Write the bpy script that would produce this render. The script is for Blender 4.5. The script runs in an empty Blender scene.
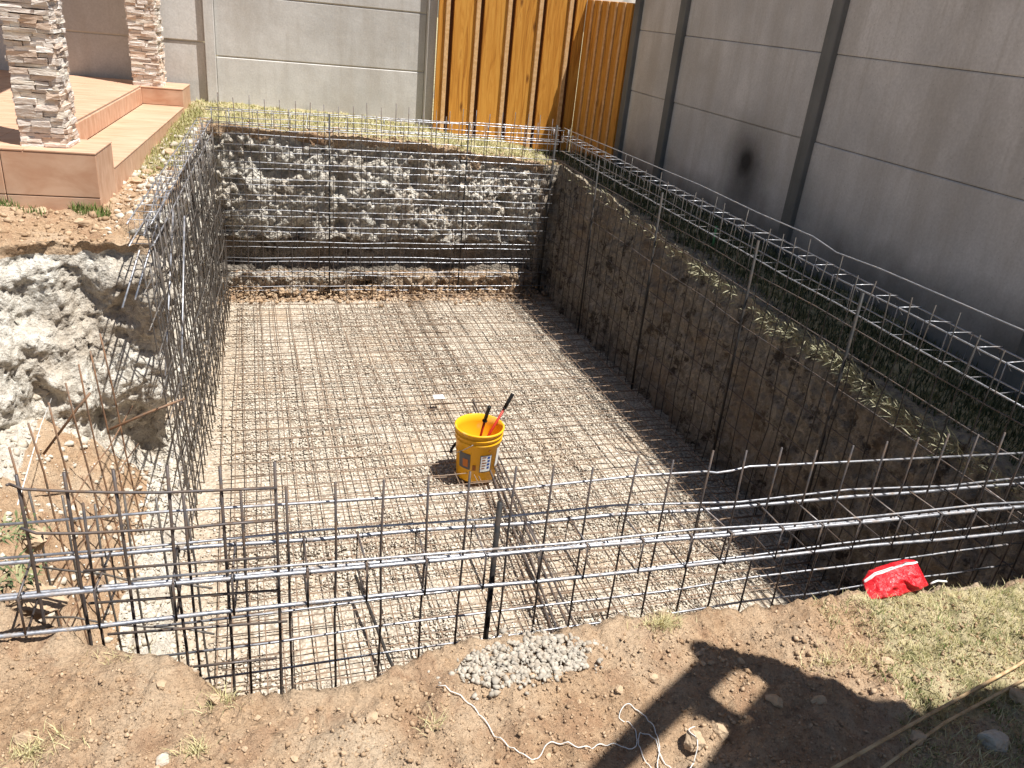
import bpy, bmesh, math, random
import numpy as np
from mathutils import Vector, Matrix, noise
random.seed(7); rng = np.random.default_rng(7)
scene = bpy.context.scene
COL = scene.collection

# ------------------------------------------------------------------ camera
# world: x along the pit's width, y along its length, z up, camera at the origin (1.42 m above the near ground)
ux = Vector((-182, 1716, 802)).normalized() * -1
fy = Vector((-272, -404, 802)); fy = (fy - ux * fy.dot(ux)).normalized()
rx = fy.cross(ux)
camd = bpy.data.cameras.new('camera'); cam = bpy.data.objects.new('camera', camd); COL.objects.link(cam)
camd.sensor_width = 36; camd.lens = 802 / 1024 * 36; camd.clip_start = .02; camd.clip_end = 500
R = Matrix((rx, fy, ux))                       # image axes (x right, y down, z forward) -> world
M = Matrix(((R[0][0], -R[0][1], -R[0][2]), (R[1][0], -R[1][1], -R[1][2]), (R[2][0], -R[2][1], -R[2][2])))
cam.matrix_world = M.to_4x4()
scene.camera = cam

# ------------------------------------------------------------------ tagging and linking
def tag(o, label=None, cat=None, group=None, kind=None):
    if label: o['label'] = label
    if cat: o['category'] = cat
    if group: o['group'] = group
    if kind: o['kind'] = kind
    return o
def empty(name, loc, label, cat, group=None):
    o = bpy.data.objects.new(name, None); COL.objects.link(o); o.location = loc; o.empty_display_size = .05
    return tag(o, label, cat, group)
def link(name, me, mat=None, parent=None, smooth=True):
    o = bpy.data.objects.new(name, me); COL.objects.link(o)
    if mat:
        for m in (mat if isinstance(mat, (list, tuple)) else [mat]): me.materials.append(m)
    if smooth: me.polygons.foreach_set('use_smooth', [True] * len(me.polygons))
    if parent:
        o.parent = parent
        o.matrix_parent_inverse = Matrix.Translation(parent.location).inverted()
    return o
def mesh(name, V, F, mat=None, parent=None, smooth=True):
    me = bpy.data.meshes.new(name); me.from_pydata([tuple(v) for v in V], [], F); me.update()
    return link(name, me, mat, parent, smooth)
def np_mesh(name, V, F, mat, smooth=False, col=None, parent=None):
    """V (n,3), F (m,k) numpy arrays of equal sized faces"""
    me = bpy.data.meshes.new(name); n, (m, k) = len(V), F.shape
    me.vertices.add(n); me.vertices.foreach_set('co', np.asarray(V, np.float32).ravel())
    me.loops.add(m * k); me.loops.foreach_set('vertex_index', F.astype(np.int32).ravel())
    me.polygons.add(m); me.polygons.foreach_set('loop_start', np.arange(0, m * k, k, dtype=np.int32))
    me.polygons.foreach_set('loop_total', np.full(m, k, np.int32))
    if col is not None:
        a = me.color_attributes.new('mask', 'FLOAT_COLOR', 'POINT'); a.data.foreach_set('color', np.asarray(col, np.float32).ravel())
    me.update(calc_edges=True); me.validate()
    return link(name, me, mat, parent, smooth)

# ------------------------------------------------------------------ node helpers
class NT:
    def __init__(s, name):
        s.m = bpy.data.materials.new(name); s.m.use_nodes = True; s.t = s.m.node_tree
        s.b = s.t.nodes['Principled BSDF']; s.out = s.t.nodes['Material Output']
        s.b.inputs['Specular IOR Level'].default_value = .3
    def n(s, ty, **k):
        nd = s.t.nodes.new(ty)
        for a, v in k.items():
            if a.startswith('_'): setattr(nd, a[1:], v)
            else:
                key = a.replace('__', ' ')
                nd.inputs[key].default_value = v
        return nd
    def l(s, a, b): s.t.links.new(a, b)
    def obj(s): return s.n('ShaderNodeTexCoord').outputs['Object']
    def geo(s): return s.n('ShaderNodeNewGeometry').outputs['Position']
    def noise(s, vec, sc, det=6, rough=.55, dist=0.):
        x = s.n('ShaderNodeTexNoise', Scale=sc, Detail=det, Roughness=rough, Distortion=dist); s.l(vec, x.inputs['Vector']); return x.outputs['Fac']
    def voro(s, vec, sc, feat='F1', out='Distance'):
        x = s.n('ShaderNodeTexVoronoi', _feature=feat, Scale=sc); s.l(vec, x.inputs['Vector']); return x.outputs[out]
    def ramp(s, f, *st):
        r = s.n('ShaderNodeValToRGB'); e = r.color_ramp.elements
        while len(e) < len(st): e.new(.5)
        for el, (p, c) in zip(e, st):
            el.position = p; el.color = (*c, 1) if len(c) == 3 else c
        s.l(f, r.inputs['Fac']); return r.outputs['Color']
    def fr(s, f, a, b, lo=0., hi=1.):
        r = s.n('ShaderNodeMapRange'); r.clamp = True
        r.inputs[1].default_value = a; r.inputs[2].default_value = b; r.inputs[3].default_value = lo; r.inputs[4].default_value = hi
        s.l(f, r.inputs[0]); return r.outputs[0]
    def mix(s, f, a, b, mode='MIX'):
        x = s.n('ShaderNodeMix', _data_type='RGBA', _blend_type=mode)
        if isinstance(f, (int, float)): x.inputs[0].default_value = f
        else: s.l(f, x.inputs[0])
        for i, v in ((6, a), (7, b)):
            if isinstance(v, tuple): x.inputs[i].default_value = (*v, 1)
            else: s.l(v, x.inputs[i])
        return x.outputs[2]
    def math(s, op, a, b=None):
        x = s.n('ShaderNodeMath', _operation=op)
        for i, v in ((0, a), (1, b)):
            if v is None: continue
            if isinstance(v, (int, float)): x.inputs[i].default_value = v
            else: s.l(v, x.inputs[i])
        return x.outputs[0]
    def scl(s, vec, sc, loc=(0, 0, 0), rot=(0, 0, 0)):
        x = s.n('ShaderNodeMapping'); x.inputs['Scale'].default_value = sc; x.inputs['Location'].default_value = loc
        x.inputs['Rotation'].default_value = rot; s.l(vec, x.inputs['Vector']); return x.outputs[0]
    def bump(s, h, st=.5, dist=.01, prev=None):
        x = s.n('ShaderNodeBump', Strength=st, Distance=dist); s.l(h, x.inputs['Height'])
        if prev is not None: s.l(prev, x.inputs['Normal'])
        return x.outputs[0]
    def done(s, c=None, rough=.9, nrm=None, metal=0.):
        if c is not None:
            if isinstance(c, tuple): s.b.inputs['Base Color'].default_value = (*c, 1)
            else: s.l(c, s.b.inputs['Base Color'])
        if isinstance(rough, (int, float)): s.b.inputs['Roughness'].default_value = rough
        else: s.l(rough, s.b.inputs['Roughness'])
        if nrm is not None: s.l(nrm, s.b.inputs['Normal'])
        s.b.inputs['Metallic'].default_value = metal
        return s.m

# ---- earth: soil / chalky marl / grass-stained / scraped dark clay, mixed by a vertex mask (r chalk, g turf, b clay)
def earth_mat():
    t = NT('earth'); p = t.geo()
    n1 = t.noise(p, 3.0, 8, .6); n2 = t.noise(p, 28, 8, .65); n3 = t.noise(p, 140, 5, .7)
    soil = t.mix(t.fr(n2, .3, .7), (.28, .165, .09), (.55, .37, .22))
    soil = t.mix(t.fr(n1, .42, .68), soil, (.57, .44, .305))
    v = t.voro(p, 75, 'F1', 'Color')
    soil = t.mix(t.fr(v, .0, 1., 0, .35), soil, (.56, .42, .28))
    soil = t.mix(t.fr(n3, .52, .7, 0, .6), soil, (.18, .10, .055))
    soil = t.mix(t.fr(t.noise(p, 7.5, 5, .6, .6), .54, .62, 0, .45), soil, (.33, .185, .105))
    chalk = t.mix(t.fr(n2, .34, .62), (.50, .455, .38), (.80, .755, .665))
    chalk = t.mix(t.fr(n1, .45, .62, 0, .55), chalk, (.43, .35, .26))
    chalk = t.mix(t.fr(t.noise(p, 13, 8, .75), .54, .66, 0, .85), chalk, (.17, .135, .10))
    turf = t.mix(t.fr(t.noise(p, 14, 6, .6), .36, .56), (.19, .18, .07), (.55, .46, .28))
    sp = t.scl(p, (9, 9, 1.3))
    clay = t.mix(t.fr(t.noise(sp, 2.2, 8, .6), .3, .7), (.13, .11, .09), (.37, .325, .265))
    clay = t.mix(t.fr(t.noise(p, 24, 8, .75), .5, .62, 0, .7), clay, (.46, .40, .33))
    clay = t.mix(t.fr(t.noise(p, 8, 8, .75), .53, .6, 0, .9), clay, (.045, .034, .026))  # dark pits: shade of holes painted into the clay colour
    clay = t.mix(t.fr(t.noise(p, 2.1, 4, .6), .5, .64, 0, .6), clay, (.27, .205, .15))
    a = t.n('ShaderNodeVertexColor', _layer_name='mask'); sx = t.n('ShaderNodeSeparateColor'); t.l(a.outputs['Color'], sx.inputs[0])
    nn = t.fr(n2, .3, .7, -.22, .22)
    def k(o): return t.fr(t.math('ADD', sx.outputs[o], nn), .38, .62)
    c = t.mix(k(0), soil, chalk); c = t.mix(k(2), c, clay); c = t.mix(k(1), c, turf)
    b = t.bump(n2, .9, .03); b = t.bump(t.voro(p, 70), .6, .010, b); b = t.bump(n3, .8, .006, b)
    return t.done(c, .95, b)
EARTH = earth_mat()

def stone_mat(name, c1, c2, dirt=(.3, .2, .12)):
    t = NT(name); p = t.geo(); oi = t.n('ShaderNodeNewGeometry').outputs['Random Per Island']
    c = t.mix(oi, c1, c2); n = t.noise(p, 60, 6, .6)
    c = t.mix(t.fr(n, .45, .7, 0, .7), c, dirt)
    return t.done(c, .9, t.bump(n, .5, .004))
GRAVEL = stone_mat('floor_gravel', (.40, .345, .275), (.74, .67, .565), (.42, .34, .25))
PALEGRAVEL = stone_mat('pale_gravel', (.31, .275, .225), (.50, .45, .375), (.38, .30, .215))
CLOD = stone_mat('soil_clods', (.27, .175, .10), (.52, .38, .25), (.40, .26, .15))
ROCK = stone_mat('field_stone', (.46, .33, .21), (.58, .45, .31), (.38, .26, .16))
CHALKROCK = stone_mat('chalk_rock', (.50, .45, .37), (.62, .57, .48), (.38, .30, .21))

def floor_mat():
    t = NT('gravel_bed'); p = t.geo()
    v = t.n('ShaderNodeTexVoronoi', _feature='F1', Scale=48.); t.l(p, v.inputs['Vector'])
    s = t.n('ShaderNodeSeparateColor'); t.l(v.outputs['Color'], s.inputs[0])
    c = t.mix(s.outputs[0], (.40, .345, .27), (.68, .61, .505))
    c = t.mix(t.fr(v.outputs['Distance'], .35, .8, 0, .8), c, (.20, .155, .11))
    n = t.noise(p, 1.6, 6, .6)
    c = t.mix(t.fr(n, .52, .66, 0, .55), c, (.43, .31, .2))
    sx = t.n('ShaderNodeSeparateXYZ'); t.l(p, sx.inputs[0])
    c = t.mix(t.fr(t.math('ADD', sx.outputs[0], t.math('MULTIPLY', n, .25)), .0, .12, .5, 0), c, (.42, .33, .235))
    return t.done(c, .92, t.bump(v.outputs['Distance'], .8, -.012))
BED = floor_mat()

def steel(name, base, rust, metal=.6, rough=.38, k=(.45, .65)):
    t = NT(name); p = t.geo(); n = t.noise(p, 35, 5, .6)
    f = t.fr(n, *k)
    c = t.mix(f, base, rust)
    t.l(t.math('MULTIPLY', t.math('SUBTRACT', 1., f), metal), t.b.inputs['Metallic'])
    m = t.done(c, t.fr(n, .35, .7, rough, .75), None, metal)
    return m
BRIGHT = steel('bright_steel', (.42, .43, .46), (.27, .22, .18), .8, .3, (.5, .72))
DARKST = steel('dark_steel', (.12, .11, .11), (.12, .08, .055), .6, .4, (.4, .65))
RUSTY = steel('rusty_steel', (.17, .13, .10), (.24, .13, .07), .35, .5, (.3, .6))
FLOORST = steel('weathered_steel', (.25, .20, .16), (.28, .185, .12), .4, .5, (.35, .6))
LEFTST = steel('grey_brown_steel', (.15, .14, .13), (.11, .085, .065), .55, .4, (.42, .62))
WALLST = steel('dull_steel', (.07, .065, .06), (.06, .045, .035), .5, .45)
BLACKST = steel('black_steel', (.03, .03, .03), (.06, .045, .035), .2, .5)

def concrete_mat(name, c1, c2, stain=(.3, .27, .23), soot=None, rnd=0.):
    t = NT(name); p = t.geo()
    n = t.noise(p, 1.6, 8, .6); m = t.noise(t.scl(p, (3, 3, .5)), 2.2, 6, .6)
    c = t.mix(t.fr(n, .35, .65), c1, c2)
    c = t.mix(t.fr(m, .45, .66, 0, .6), c, stain)
    c = t.mix(t.fr(t.noise(t.scl(p, (1, 1, 1), (4, 7, 2)), .9, 5, .65, .8), .5, .62, 0, .35), c, stain)
    c = t.mix(t.fr(t.noise(t.scl(p, (14, 14, .7), (1, 3, 0)), 1.5, 4, .6), .58, .7, 0, .4), c, stain)
    pits = t.voro(p, 26)
    c = t.mix(t.fr(pits, .03, .09, .55, 0), c, (.12, .11, .1))
    c = t.mix(t.fr(t.noise(p, 70, 3), .35, .65, 0, .18), c, (.2, .18, .16))
    if soot:
        w = t.n('ShaderNodeTexNoise', Scale=6., Detail=4.); t.l(p, w.inputs['Vector'])
        for (cx, cy, cz), r, st, ring in soot:
            d = t.n('ShaderNodeVectorMath', _operation='DISTANCE'); d.inputs[1].default_value = (cx, cy, cz)
            t.l(p, d.inputs[0])
            dd = t.math('ADD', d.outputs['Value'], t.math('MULTIPLY', t.math('SUBTRACT', w.outputs['Fac'], .5), r * .22))
            f = t.fr(dd, 0, r, st, 0)
            f = t.math('POWER', t.math('MINIMUM', f, .97), 1.7)
            c = t.mix(f, c, (.018, .016, .015))
            if ring:
                a = t.math('ABSOLUTE', t.math('SUBTRACT', d.outputs['Value'], ring))
                c = t.mix(t.fr(a, 0, .018, .12, 0), c, (.3, .28, .26))
    if soot:                                 # darker towards the foot of the wall, ragged edge
        sz = t.n('ShaderNodeSeparateXYZ'); t.l(p, sz.inputs[0])
        hgt = t.math('ADD', sz.outputs[2], t.math('MULTIPLY', t.noise(p, 3.5, 6, .6), .35))
        c = t.mix(t.fr(hgt, -1.12, -.82, .8, 0), c, (.085, .082, .075))
    if rnd:
        oi = t.n('ShaderNodeObjectInfo').outputs['Random']
        c = t.mix(t.fr(oi, 0, 1, 0, rnd), c, (.25, .235, .22))
    b = t.bump(t.noise(p, 5, 4), .25, .02); b = t.bump(t.noise(p, 90, 3), .25, .002, b)
    return t.done(c, .88, b)
CONC_BACK = concrete_mat('grey_concrete', (.56, .54, .51), (.70, .675, .64), (.50, .46, .41), None, .2)
CONC_SIDE = concrete_mat('shaded_side_concrete', (.54, .525, .505), (.76, .735, .705), (.50, .465, .42),
    [((3.49, 5.30, -.86), .46, 1.1, .13), ((3.49, 5.22, -1.08), .42, .8, None), ((3.49, 4.50, -.98), .45, .55, None), ((3.49, 4.1, -1.05), .5, .4, None)], .15)
CONC_POST = concrete_mat('post_concrete', (.27, .26, .24), (.40, .38, .35), (.22, .20, .17))

def wood_mat():
    t = NT('varnished_pine'); o = t.obj(); oi = t.n('ShaderNodeObjectInfo').outputs['Random']
    off = t.n('ShaderNodeVectorMath', _operation='ADD'); cc = t.n('ShaderNodeCombineXYZ')
    t.l(t.math('MULTIPLY', oi, 17.), cc.inputs[0]); t.l(t.math('MULTIPLY', oi, 9.), cc.inputs[2]); t.l(o, off.inputs[0]); t.l(cc.outputs[0], off.inputs[1])
    v = t.scl(off.outputs[0], (16, 16, 1.1)); n = t.noise(v, 1.5, 8, .6, 1.6)
    c = t.ramp(n, (.28, (.30, .115, .018)), (.46, (.60, .27, .045)), (.6, (.72, .37, .075)), (.75, (.48, .20, .035)))
    kn = t.voro(t.scl(off.outputs[0], (5, 5, 1.7)), 1.2); c = t.mix(t.fr(kn, .03, .12, .9, 0), c, (.09, .03, .01))
    c = t.mix(t.fr(oi, 0, 1, 0, .3), c, (.50, .19, .03))
    return t.done(c, .45, t.bump(n, .2, .003))
WOOD = wood_mat()
SAWN = (lambda t: t.done(t.mix(t.fr(t.noise(t.geo(), 30), .4, .6), (.62, .36, .15), (.74, .47, .24)), .7))(NT('sawn_pine_edge'))

def tile_mat():
    t = NT('terracotta_tile'); p = t.geo()
    n = t.noise(t.scl(p, (1.2, 9, 3)), 3, 6, .6, .4)
    c = t.mix(t.fr(n, .35, .65), (.49, .275, .17), (.63, .42, .29))
    c = t.mix(t.fr(t.noise(p, 3.), .5, .7, 0, .4), c, (.60, .43, .31))
    return t.done(c, .5, t.bump(n, .1, .002))
TILE = tile_mat()
GROUT = (lambda t: t.done((.27, .2, .15), .9))(NT('tile_grout'))
def veneer_mat():
    t = NT('stacked_stone'); p = t.geo(); oi = t.n('ShaderNodeNewGeometry').outputs['Random Per Island']
    c = t.ramp(oi, (0, (.72, .64, .53)), (.25, (.80, .74, .66)), (.45, (.66, .50, .38)), (.6, (.78, .72, .66)), (.82, (.62, .55, .48)), (.9, (.82, .76, .69)))
    n = t.noise(t.scl(p, (1, 1, 3)), 18, 6, .6); c = t.mix(t.fr(n, .45, .7, 0, .55), c, (.52, .38, .27))
    return t.done(c, .8, t.bump(n, .8, .015))
VENEER = veneer_mat()
def plain(name, c, rough=.6, metal=0.):
    return NT(name).done(c, rough, None, metal)
def grass_mat(name, c1, c2, c3):
    t = NT(name); oi = t.n('ShaderNodeNewGeometry').outputs['Random Per Island']
    c = t.ramp(oi, (0, c1), (.5, c2), (1, c3))
    t.b.inputs['Subsurface Weight'].default_value = 0
    return t.done(c, .7)
MIXGP = grass_mat('pale_turf', (.50, .44, .22), (.32, .32, .12), (.62, .56, .33))
RIMG = grass_mat('bleached_straw', (.34, .31, .20), (.46, .43, .29), (.22, .22, .12))
DRY = grass_mat('dry_straw', (.50, .42, .20), (.62, .55, .32), (.36, .33, .13))
MIXG = grass_mat('yellowing_grass', (.42, .37, .15), (.20, .23, .06), (.56, .49, .25))
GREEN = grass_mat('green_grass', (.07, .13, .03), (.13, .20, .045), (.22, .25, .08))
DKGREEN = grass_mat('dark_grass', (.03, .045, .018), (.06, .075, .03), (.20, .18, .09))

# ------------------------------------------------------------------ ground height and pit outline
GX = [-1.5, -.62, -.4, 1.2, 2.8, 3.5]; GY = [1.5, 4.2, 6.9, 8.4]
GZ = [[-1.45, -1.45, -1.42, -1.42, -1.47, -1.48], [-1.22, -1.22, -1.22, -1.25, -1.375, -1.39], [-1.17, -1.15, -1.06, -1.11, -1.255, -1.30], [-1.15, -1.13, -1.05, -1.11, -1.31, -1.35]]
def interp(a, v):
    v = min(max(v, a[0]), a[-1])
    for i in range(len(a) - 1):
        if v <= a[i + 1]: break
    t = (v - a[i]) / (a[i + 1] - a[i]); return i, t
def g0(x, y):
    i, tx = interp(GX, x); j, ty = interp(GY, y)
    a = GZ[j][i] * (1 - tx) + GZ[j][i + 1] * tx; b = GZ[j + 1][i] * (1 - tx) + GZ[j + 1][i + 1] * tx
    return a * (1 - ty) + b * ty
def ground_z(x, y, fine=True):
    z = g0(x, y)
    if -4 < x < 6 and -1 < y < 10:
        z += .035 * noise.fractal(Vector((x * 1.8, y * 1.8, 3)), 1, 2, 3)
        if fine:
            z += .016 * noise.fractal(Vector((x * 9, y * 9, 7)), .8, 2.1, 4)
            if y < 1.9: z -= .012 * max(0, noise.noise(Vector((x * 5.5, y * 7, 21))) - .15) * 2; z += .010 * noise.fractal(Vector((x * 16, y * 16, 4)), .5, 2.2, 3)
            if x < 2.75: z += .016 * max(0, noise.noise(Vector((x * 24, y * 24, 1)))) + .007 * noise.noise(Vector((x * 55, y * 55, 5))) + .008 * abs(noise.noise(Vector((x * 13, y * 13, 8))))
    return z
OUT = [(-.60, 1.76), (-.47, 1.66), (-.33, 1.565), (-.2, 1.52), (-.13, 1.44), (-.06, 1.37), (.06, 1.345), (.2, 1.34), (.28, 1.375), (.42, 1.425), (.6, 1.41), (.8, 1.42),
       (1.1, 1.43), (1.6, 1.41), (2.2, 1.395), (2.74, 1.38), (2.75, 2.2), (2.74, 4.0), (2.73, 5.5), (2.71, 6.98), (1.9, 7.02), (.8, 7.0), (-.1, 7.02),
       (-.33, 6.98), (-.36, 6.2), (-.42, 5.3), (-.60, 4.72), (-.66, 4.5), (-.60, 4.36), (-.46, 4.2), (-.8, 4.22), (-1.15, 4.1), (-1.45, 3.95), (-1.42, 3.5), (-1.2, 2.9), (-.92, 2.4), (-.74, 2.05)]
OA = np.array(OUT)
def inside(x, y):
    c = False; n = len(OUT); j = n - 1
    for i in range(n):
        xi, yi = OUT[i]; xj, yj = OUT[j]
        if (yi > y) != (yj > y) and x < (xj - xi) * (y - yi) / (yj - yi) + xi: c = not c
        j = i
    return c
def dist_out(x, y):
    p = np.array([x, y]); a = OA; b = np.roll(OA, -1, 0); ab = b - a
    t = np.clip(((p - a) * ab).sum(1) / (ab * ab).sum(1), 0, 1)
    return float(np.sqrt((((a + ab * t[:, None]) - p) ** 2).sum(1)).min())

FLOOR = -2.47
def ground_mask(x, y):
    turf = 0.; chalk = 0.; clay = 0.
    if y > 6.8: turf = .75 if y > 7.12 else .35
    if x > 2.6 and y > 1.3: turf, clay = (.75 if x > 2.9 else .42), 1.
    if y < 1.6:
        turf = min(1, max(0, (x - 1.42 + .25 * noise.noise(Vector((x * 3, y * 3, 0)))) / .22)) * .9
        if x > 1.35 and y < .98: turf = .4
    if x < -.35 and y > 4.0:
        d = x + .62
        chalk = .75 if (4.4 < y < 6.2 and x > -.62) else (.25 if x < -1.05 and y < 4.7 else 0)
        if x > -.72 and y > 5.6: turf = .6
    return (chalk, turf, clay, 1)

def build_ground():
    xs = sorted(set([-60, -30, -15, -8, -5, -3.5, -2.6] + list(np.round(np.arange(-2.2, -.9, .05), 3)) + list(np.round(np.arange(-.9, 2.45, .0125), 4)) + list(np.round(np.arange(2.45, 3.6, .03), 3)) + [3.8, 4.5, 6, 9, 15, 30, 60]))
    ys = sorted(set([-40, -15, -6, -2, -1, -.3, .2, .5] + list(np.round(np.arange(.6, 1.85, .0125), 4)) + list(np.round(np.arange(1.85, 3.9, .08), 3)) + list(np.round(np.arange(3.9, 7.9, .028), 3)) + list(np.round(np.arange(7.9, 9, .08), 3)) + [9.5, 11, 15, 25, 40, 80]))
    V, Cc, idx = [], [], {}
    ins = {}
    for j, y in enumerate(ys):
        for i, x in enumerate(xs): ins[i, j] = inside(x, y)
    F = []
    used = {}
    def vid(i, j):
        if (i, j) not in used:
            x, y = xs[i], ys[j]; used[i, j] = len(V); V.append((x, y, ground_z(x, y))); Cc.append(ground_mask(x, y))
        return used[i, j]
    for j in range(len(ys) - 1):
        for i in range(len(xs) - 1):
            if ins[i, j] or ins[i + 1, j] or ins[i, j + 1] or ins[i + 1, j + 1]: continue
            F.append((vid(i, j), vid(i + 1, j), vid(i + 1, j + 1), vid(i, j + 1)))
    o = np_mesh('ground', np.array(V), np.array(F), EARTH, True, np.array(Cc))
    tag(o, kind='structure')
build_ground()

def build_walls():
    ds = .0115
    pts = []
    n = len(OUT)
    for i in range(n):
        a = Vector(OUT[i]); b = Vector(OUT[(i + 1) % n]); L = (b - a).length; k = max(1, int(L / ds))
        for q in range(k): pts.append(a + (b - a) * q / k)
    # smooth the corners a little
    P = np.array([(p.x, p.y) for p in pts])
    for _ in range(6): P = (np.roll(P, 1, 0) + P * 2 + np.roll(P, -1, 0)) / 4
    T = np.roll(P, -4, 0) - np.roll(P, 4, 0); T /= np.linalg.norm(T, axis=1)[:, None]
    N = np.stack([T[:, 1], -T[:, 0]], 1)            # outward for a counter-clockwise outline
    for i in range(len(P)):
        x, y = P[i]; P[i] = P[i] + N[i] * (.022 * noise.noise(Vector((x * 3.5, y * 3.5, 5))) + .014 * noise.noise(Vector((x * 12, y * 12, 6))) * (1 if y > 1.6 else .5))
    nv = 108; V = []; Cc = []
    for i in range(len(P)):
        x, y = P[i]; nx, ny = N[i]
        right = x > 2.55 and y > 1.5; back = y > 6.8 and not right; front = y < 1.6 and not right
        alc = x < -.44 and 3.7 < y < 4.75
        rocky = 1. if (back or alc or (x < -.2 and y > 4)) else (.6 if not right else .55)
        zt = ground_z(x, y, True)
        for v in range(nv):
            if v < 5:                                # lip lying on the ground outside the edge
                o = .10 - .022 * v; X, Y = x + nx * o, y + ny * o
                z = ground_z(X, Y) + .0012 * (v - .4)
                V.append((X, Y, z)); Cc.append(ground_mask(X, Y)); continue
            f = (v - 5) / (nv - 6); z = zt + .012 + (FLOOR - .06 - zt) * f
            depth = zt - z
            q = Vector((x, y, z))
            w = min(1, depth / .08)
            env = w * rocky
            qw = q + Vector((noise.noise(q * 7), noise.noise(q * 7 + Vector((9, 0, 0))), noise.noise(q * 7 + Vector((0, 9, 0))))) * .05
            a = noise.fractal(q * 2.3, .9, 2, 3) * .085
            vd = noise.voronoi(qw * (11 if back else 8))[0]; cell = min(.8, (vd[1] - vd[0])) * (.05 + .05 * abs(noise.noise(q * 3)))
            vd = noise.voronoi(qw * 27)[0]; cell += min(.8, (vd[1] - vd[0])) * .036
            c = noise.fractal(q * 30, .4, 2.2, 3) * .024
            hole = max(0, noise.noise(q * 6 + Vector((0, 0, 31))) - .2) * (.26 if back else .16)
            d = (a + c - cell + hole) * env + .04 * env
            tilt = 0.
            if back:
                u = z + .03 * noise.noise(Vector((x * 2, 0, 0)))
                if -2.27 < u < -1.97: d = .15 * min(1, (-1.97 - u) / .03) * (1 if u > -2.2 else (u + 2.27) / .07) + .3 * d * .4
                elif u <= -2.27: d = -.12 * abs(noise.noise(Vector((x * 2.3, 3, 0)))) * 1.6 + d - .02
                tilt = .05 * f
            elif right:
                d += (.022 * noise.noise(Vector((y * 26, z * 3, 0))) + .02 * max(0, noise.noise(q * 9) - .2)) * w + .035 * noise.noise(Vector((y * 1.3, z * 1.6, 4))) * w
                tilt = .05 * f; d = d * .7 + .022 * noise.fractal(q * 12, .6, 2.1, 4) * w
            elif alc: tilt = .42 * f * min(1, max(0, (-.60 - x) / .3)); d = (a * 1.5 + c * .8 - cell * .28 + hole * 1.1) * w; d -= .09 * max(0, noise.noise(Vector((x * 2.6, z * 2.6, 9)))) * w
            elif x < -.3 and 4.3 < y < 5.9: d += .36 * max(0, min(1, (depth - .12) / .1)) * max(0, min(1, (1.2 - depth) / .3)) * max(0, min(1, (5.9 - y) / .3))
            elif front: tilt = -.02 * f
            X = x + nx * (d - tilt); Y = y + ny * (d - tilt)
            Z = z + env * .035 * noise.noise(q * 6 + Vector((5, 0, 0)))
            V.append((X, Y, Z))
            top = depth < .06 + .10 * noise.noise(Vector((x * 5, y * 5, 0)))
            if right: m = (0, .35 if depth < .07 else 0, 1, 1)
            elif back:
                m = (0 if top else .85, .3 if top else 0, 0, 1)
                if z < -1.97 and z > -2.25: m = (0, 0, 1, 1)
                elif z < -2.25: m = (.52, 0, 0, 1)
                if x > 1.2 and not top: m = (m[0] * .72, 0, m[2], 1)
            elif front: m = (0, 0, 0, 1)
            elif alc or y > 4: m = (0.1, .25, 0, 1) if depth < .05 else (1, 0, 0, 1)
            else: m = (0, .2 if depth < .1 else 0, 0, 1)
            Cc.append(m)
    n = len(P); F = []
    for i in range(n):
        k = (i + 1) % n
        for v in range(nv - 1): F.append((i * nv + v, i * nv + v + 1, k * nv + v + 1, k * nv + v))
    tag(np_mesh('pit_wall', np.array(V), np.array(F), EARTH, False, np.array(Cc)), kind='structure')
build_walls()

# pit floor
def build_floor():
    xs = np.arange(-1.7, 3.1, .03); ys = np.arange(1.2, 7.3, .03); V = []; Cc = []
    for y in ys:
        for x in xs: V.append((x, y, FLOOR + .012 * noise.fractal(Vector((x * 2, y * 2, 0)), 1, 2, 3)))
    nx = len(xs); F = [(j * nx + i, j * nx + i + 1, (j + 1) * nx + i + 1, (j + 1) * nx + i) for j in range(len(ys) - 1) for i in range(nx - 1)]
    tag(np_mesh('pit_floor', np.array(V), np.array(F), BED, True), kind='structure')
build_floor()

# soil bank that fills the alcove on the left, chalky debris at its foot
def bank_z(x, y):
    s = min(1, max(0, (-.36 - x + .05 * noise.noise(Vector((y * 3, 0, 0)))) / .75)); s = s * s * (3 - 2 * s)
    z = FLOOR - .03 + .50 * s
    z += .22 * max(0, (2.6 - y) / 1.0) * s
    z += max(0, (-.66 - x)) * .9 * max(0, min(1, (2.9 - y)))
    if x > -.62: z += .10 * max(0, 1 - abs(x + .46) / .13)
    z += .05 * noise.fractal(Vector((x * 4, y * 4, 1)), .9, 2, 5) + .012 * noise.noise(Vector((x * 40, y * 40, 1)))
    return z
def build_bank():
    xs = np.arange(-1.7, -.2, .014); ys = np.arange(1.55, 4.6, .018); V = []; Cc = []
    for y in ys:
        for x in xs:
            V.append((x, y, bank_z(x, y)))
            ch = .9 if -.56 + .06 * noise.noise(Vector((y * 4, 2, 0))) < x < -.34 else (.7 if y > 3.95 or (x < -1.0 and y > 3.4) else 0)
            Cc.append((ch, 0, 0, 1))
    nx = len(xs); F = [(j * nx + i, j * nx + i + 1, (j + 1) * nx + i + 1, (j + 1) * nx + i) for j in range(len(ys) - 1) for i in range(nx - 1)]
    tag(np_mesh('soil_bank', np.array(V), np.array(F), EARTH, False, np.array(Cc)), kind='structure')
build_bank()
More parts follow.
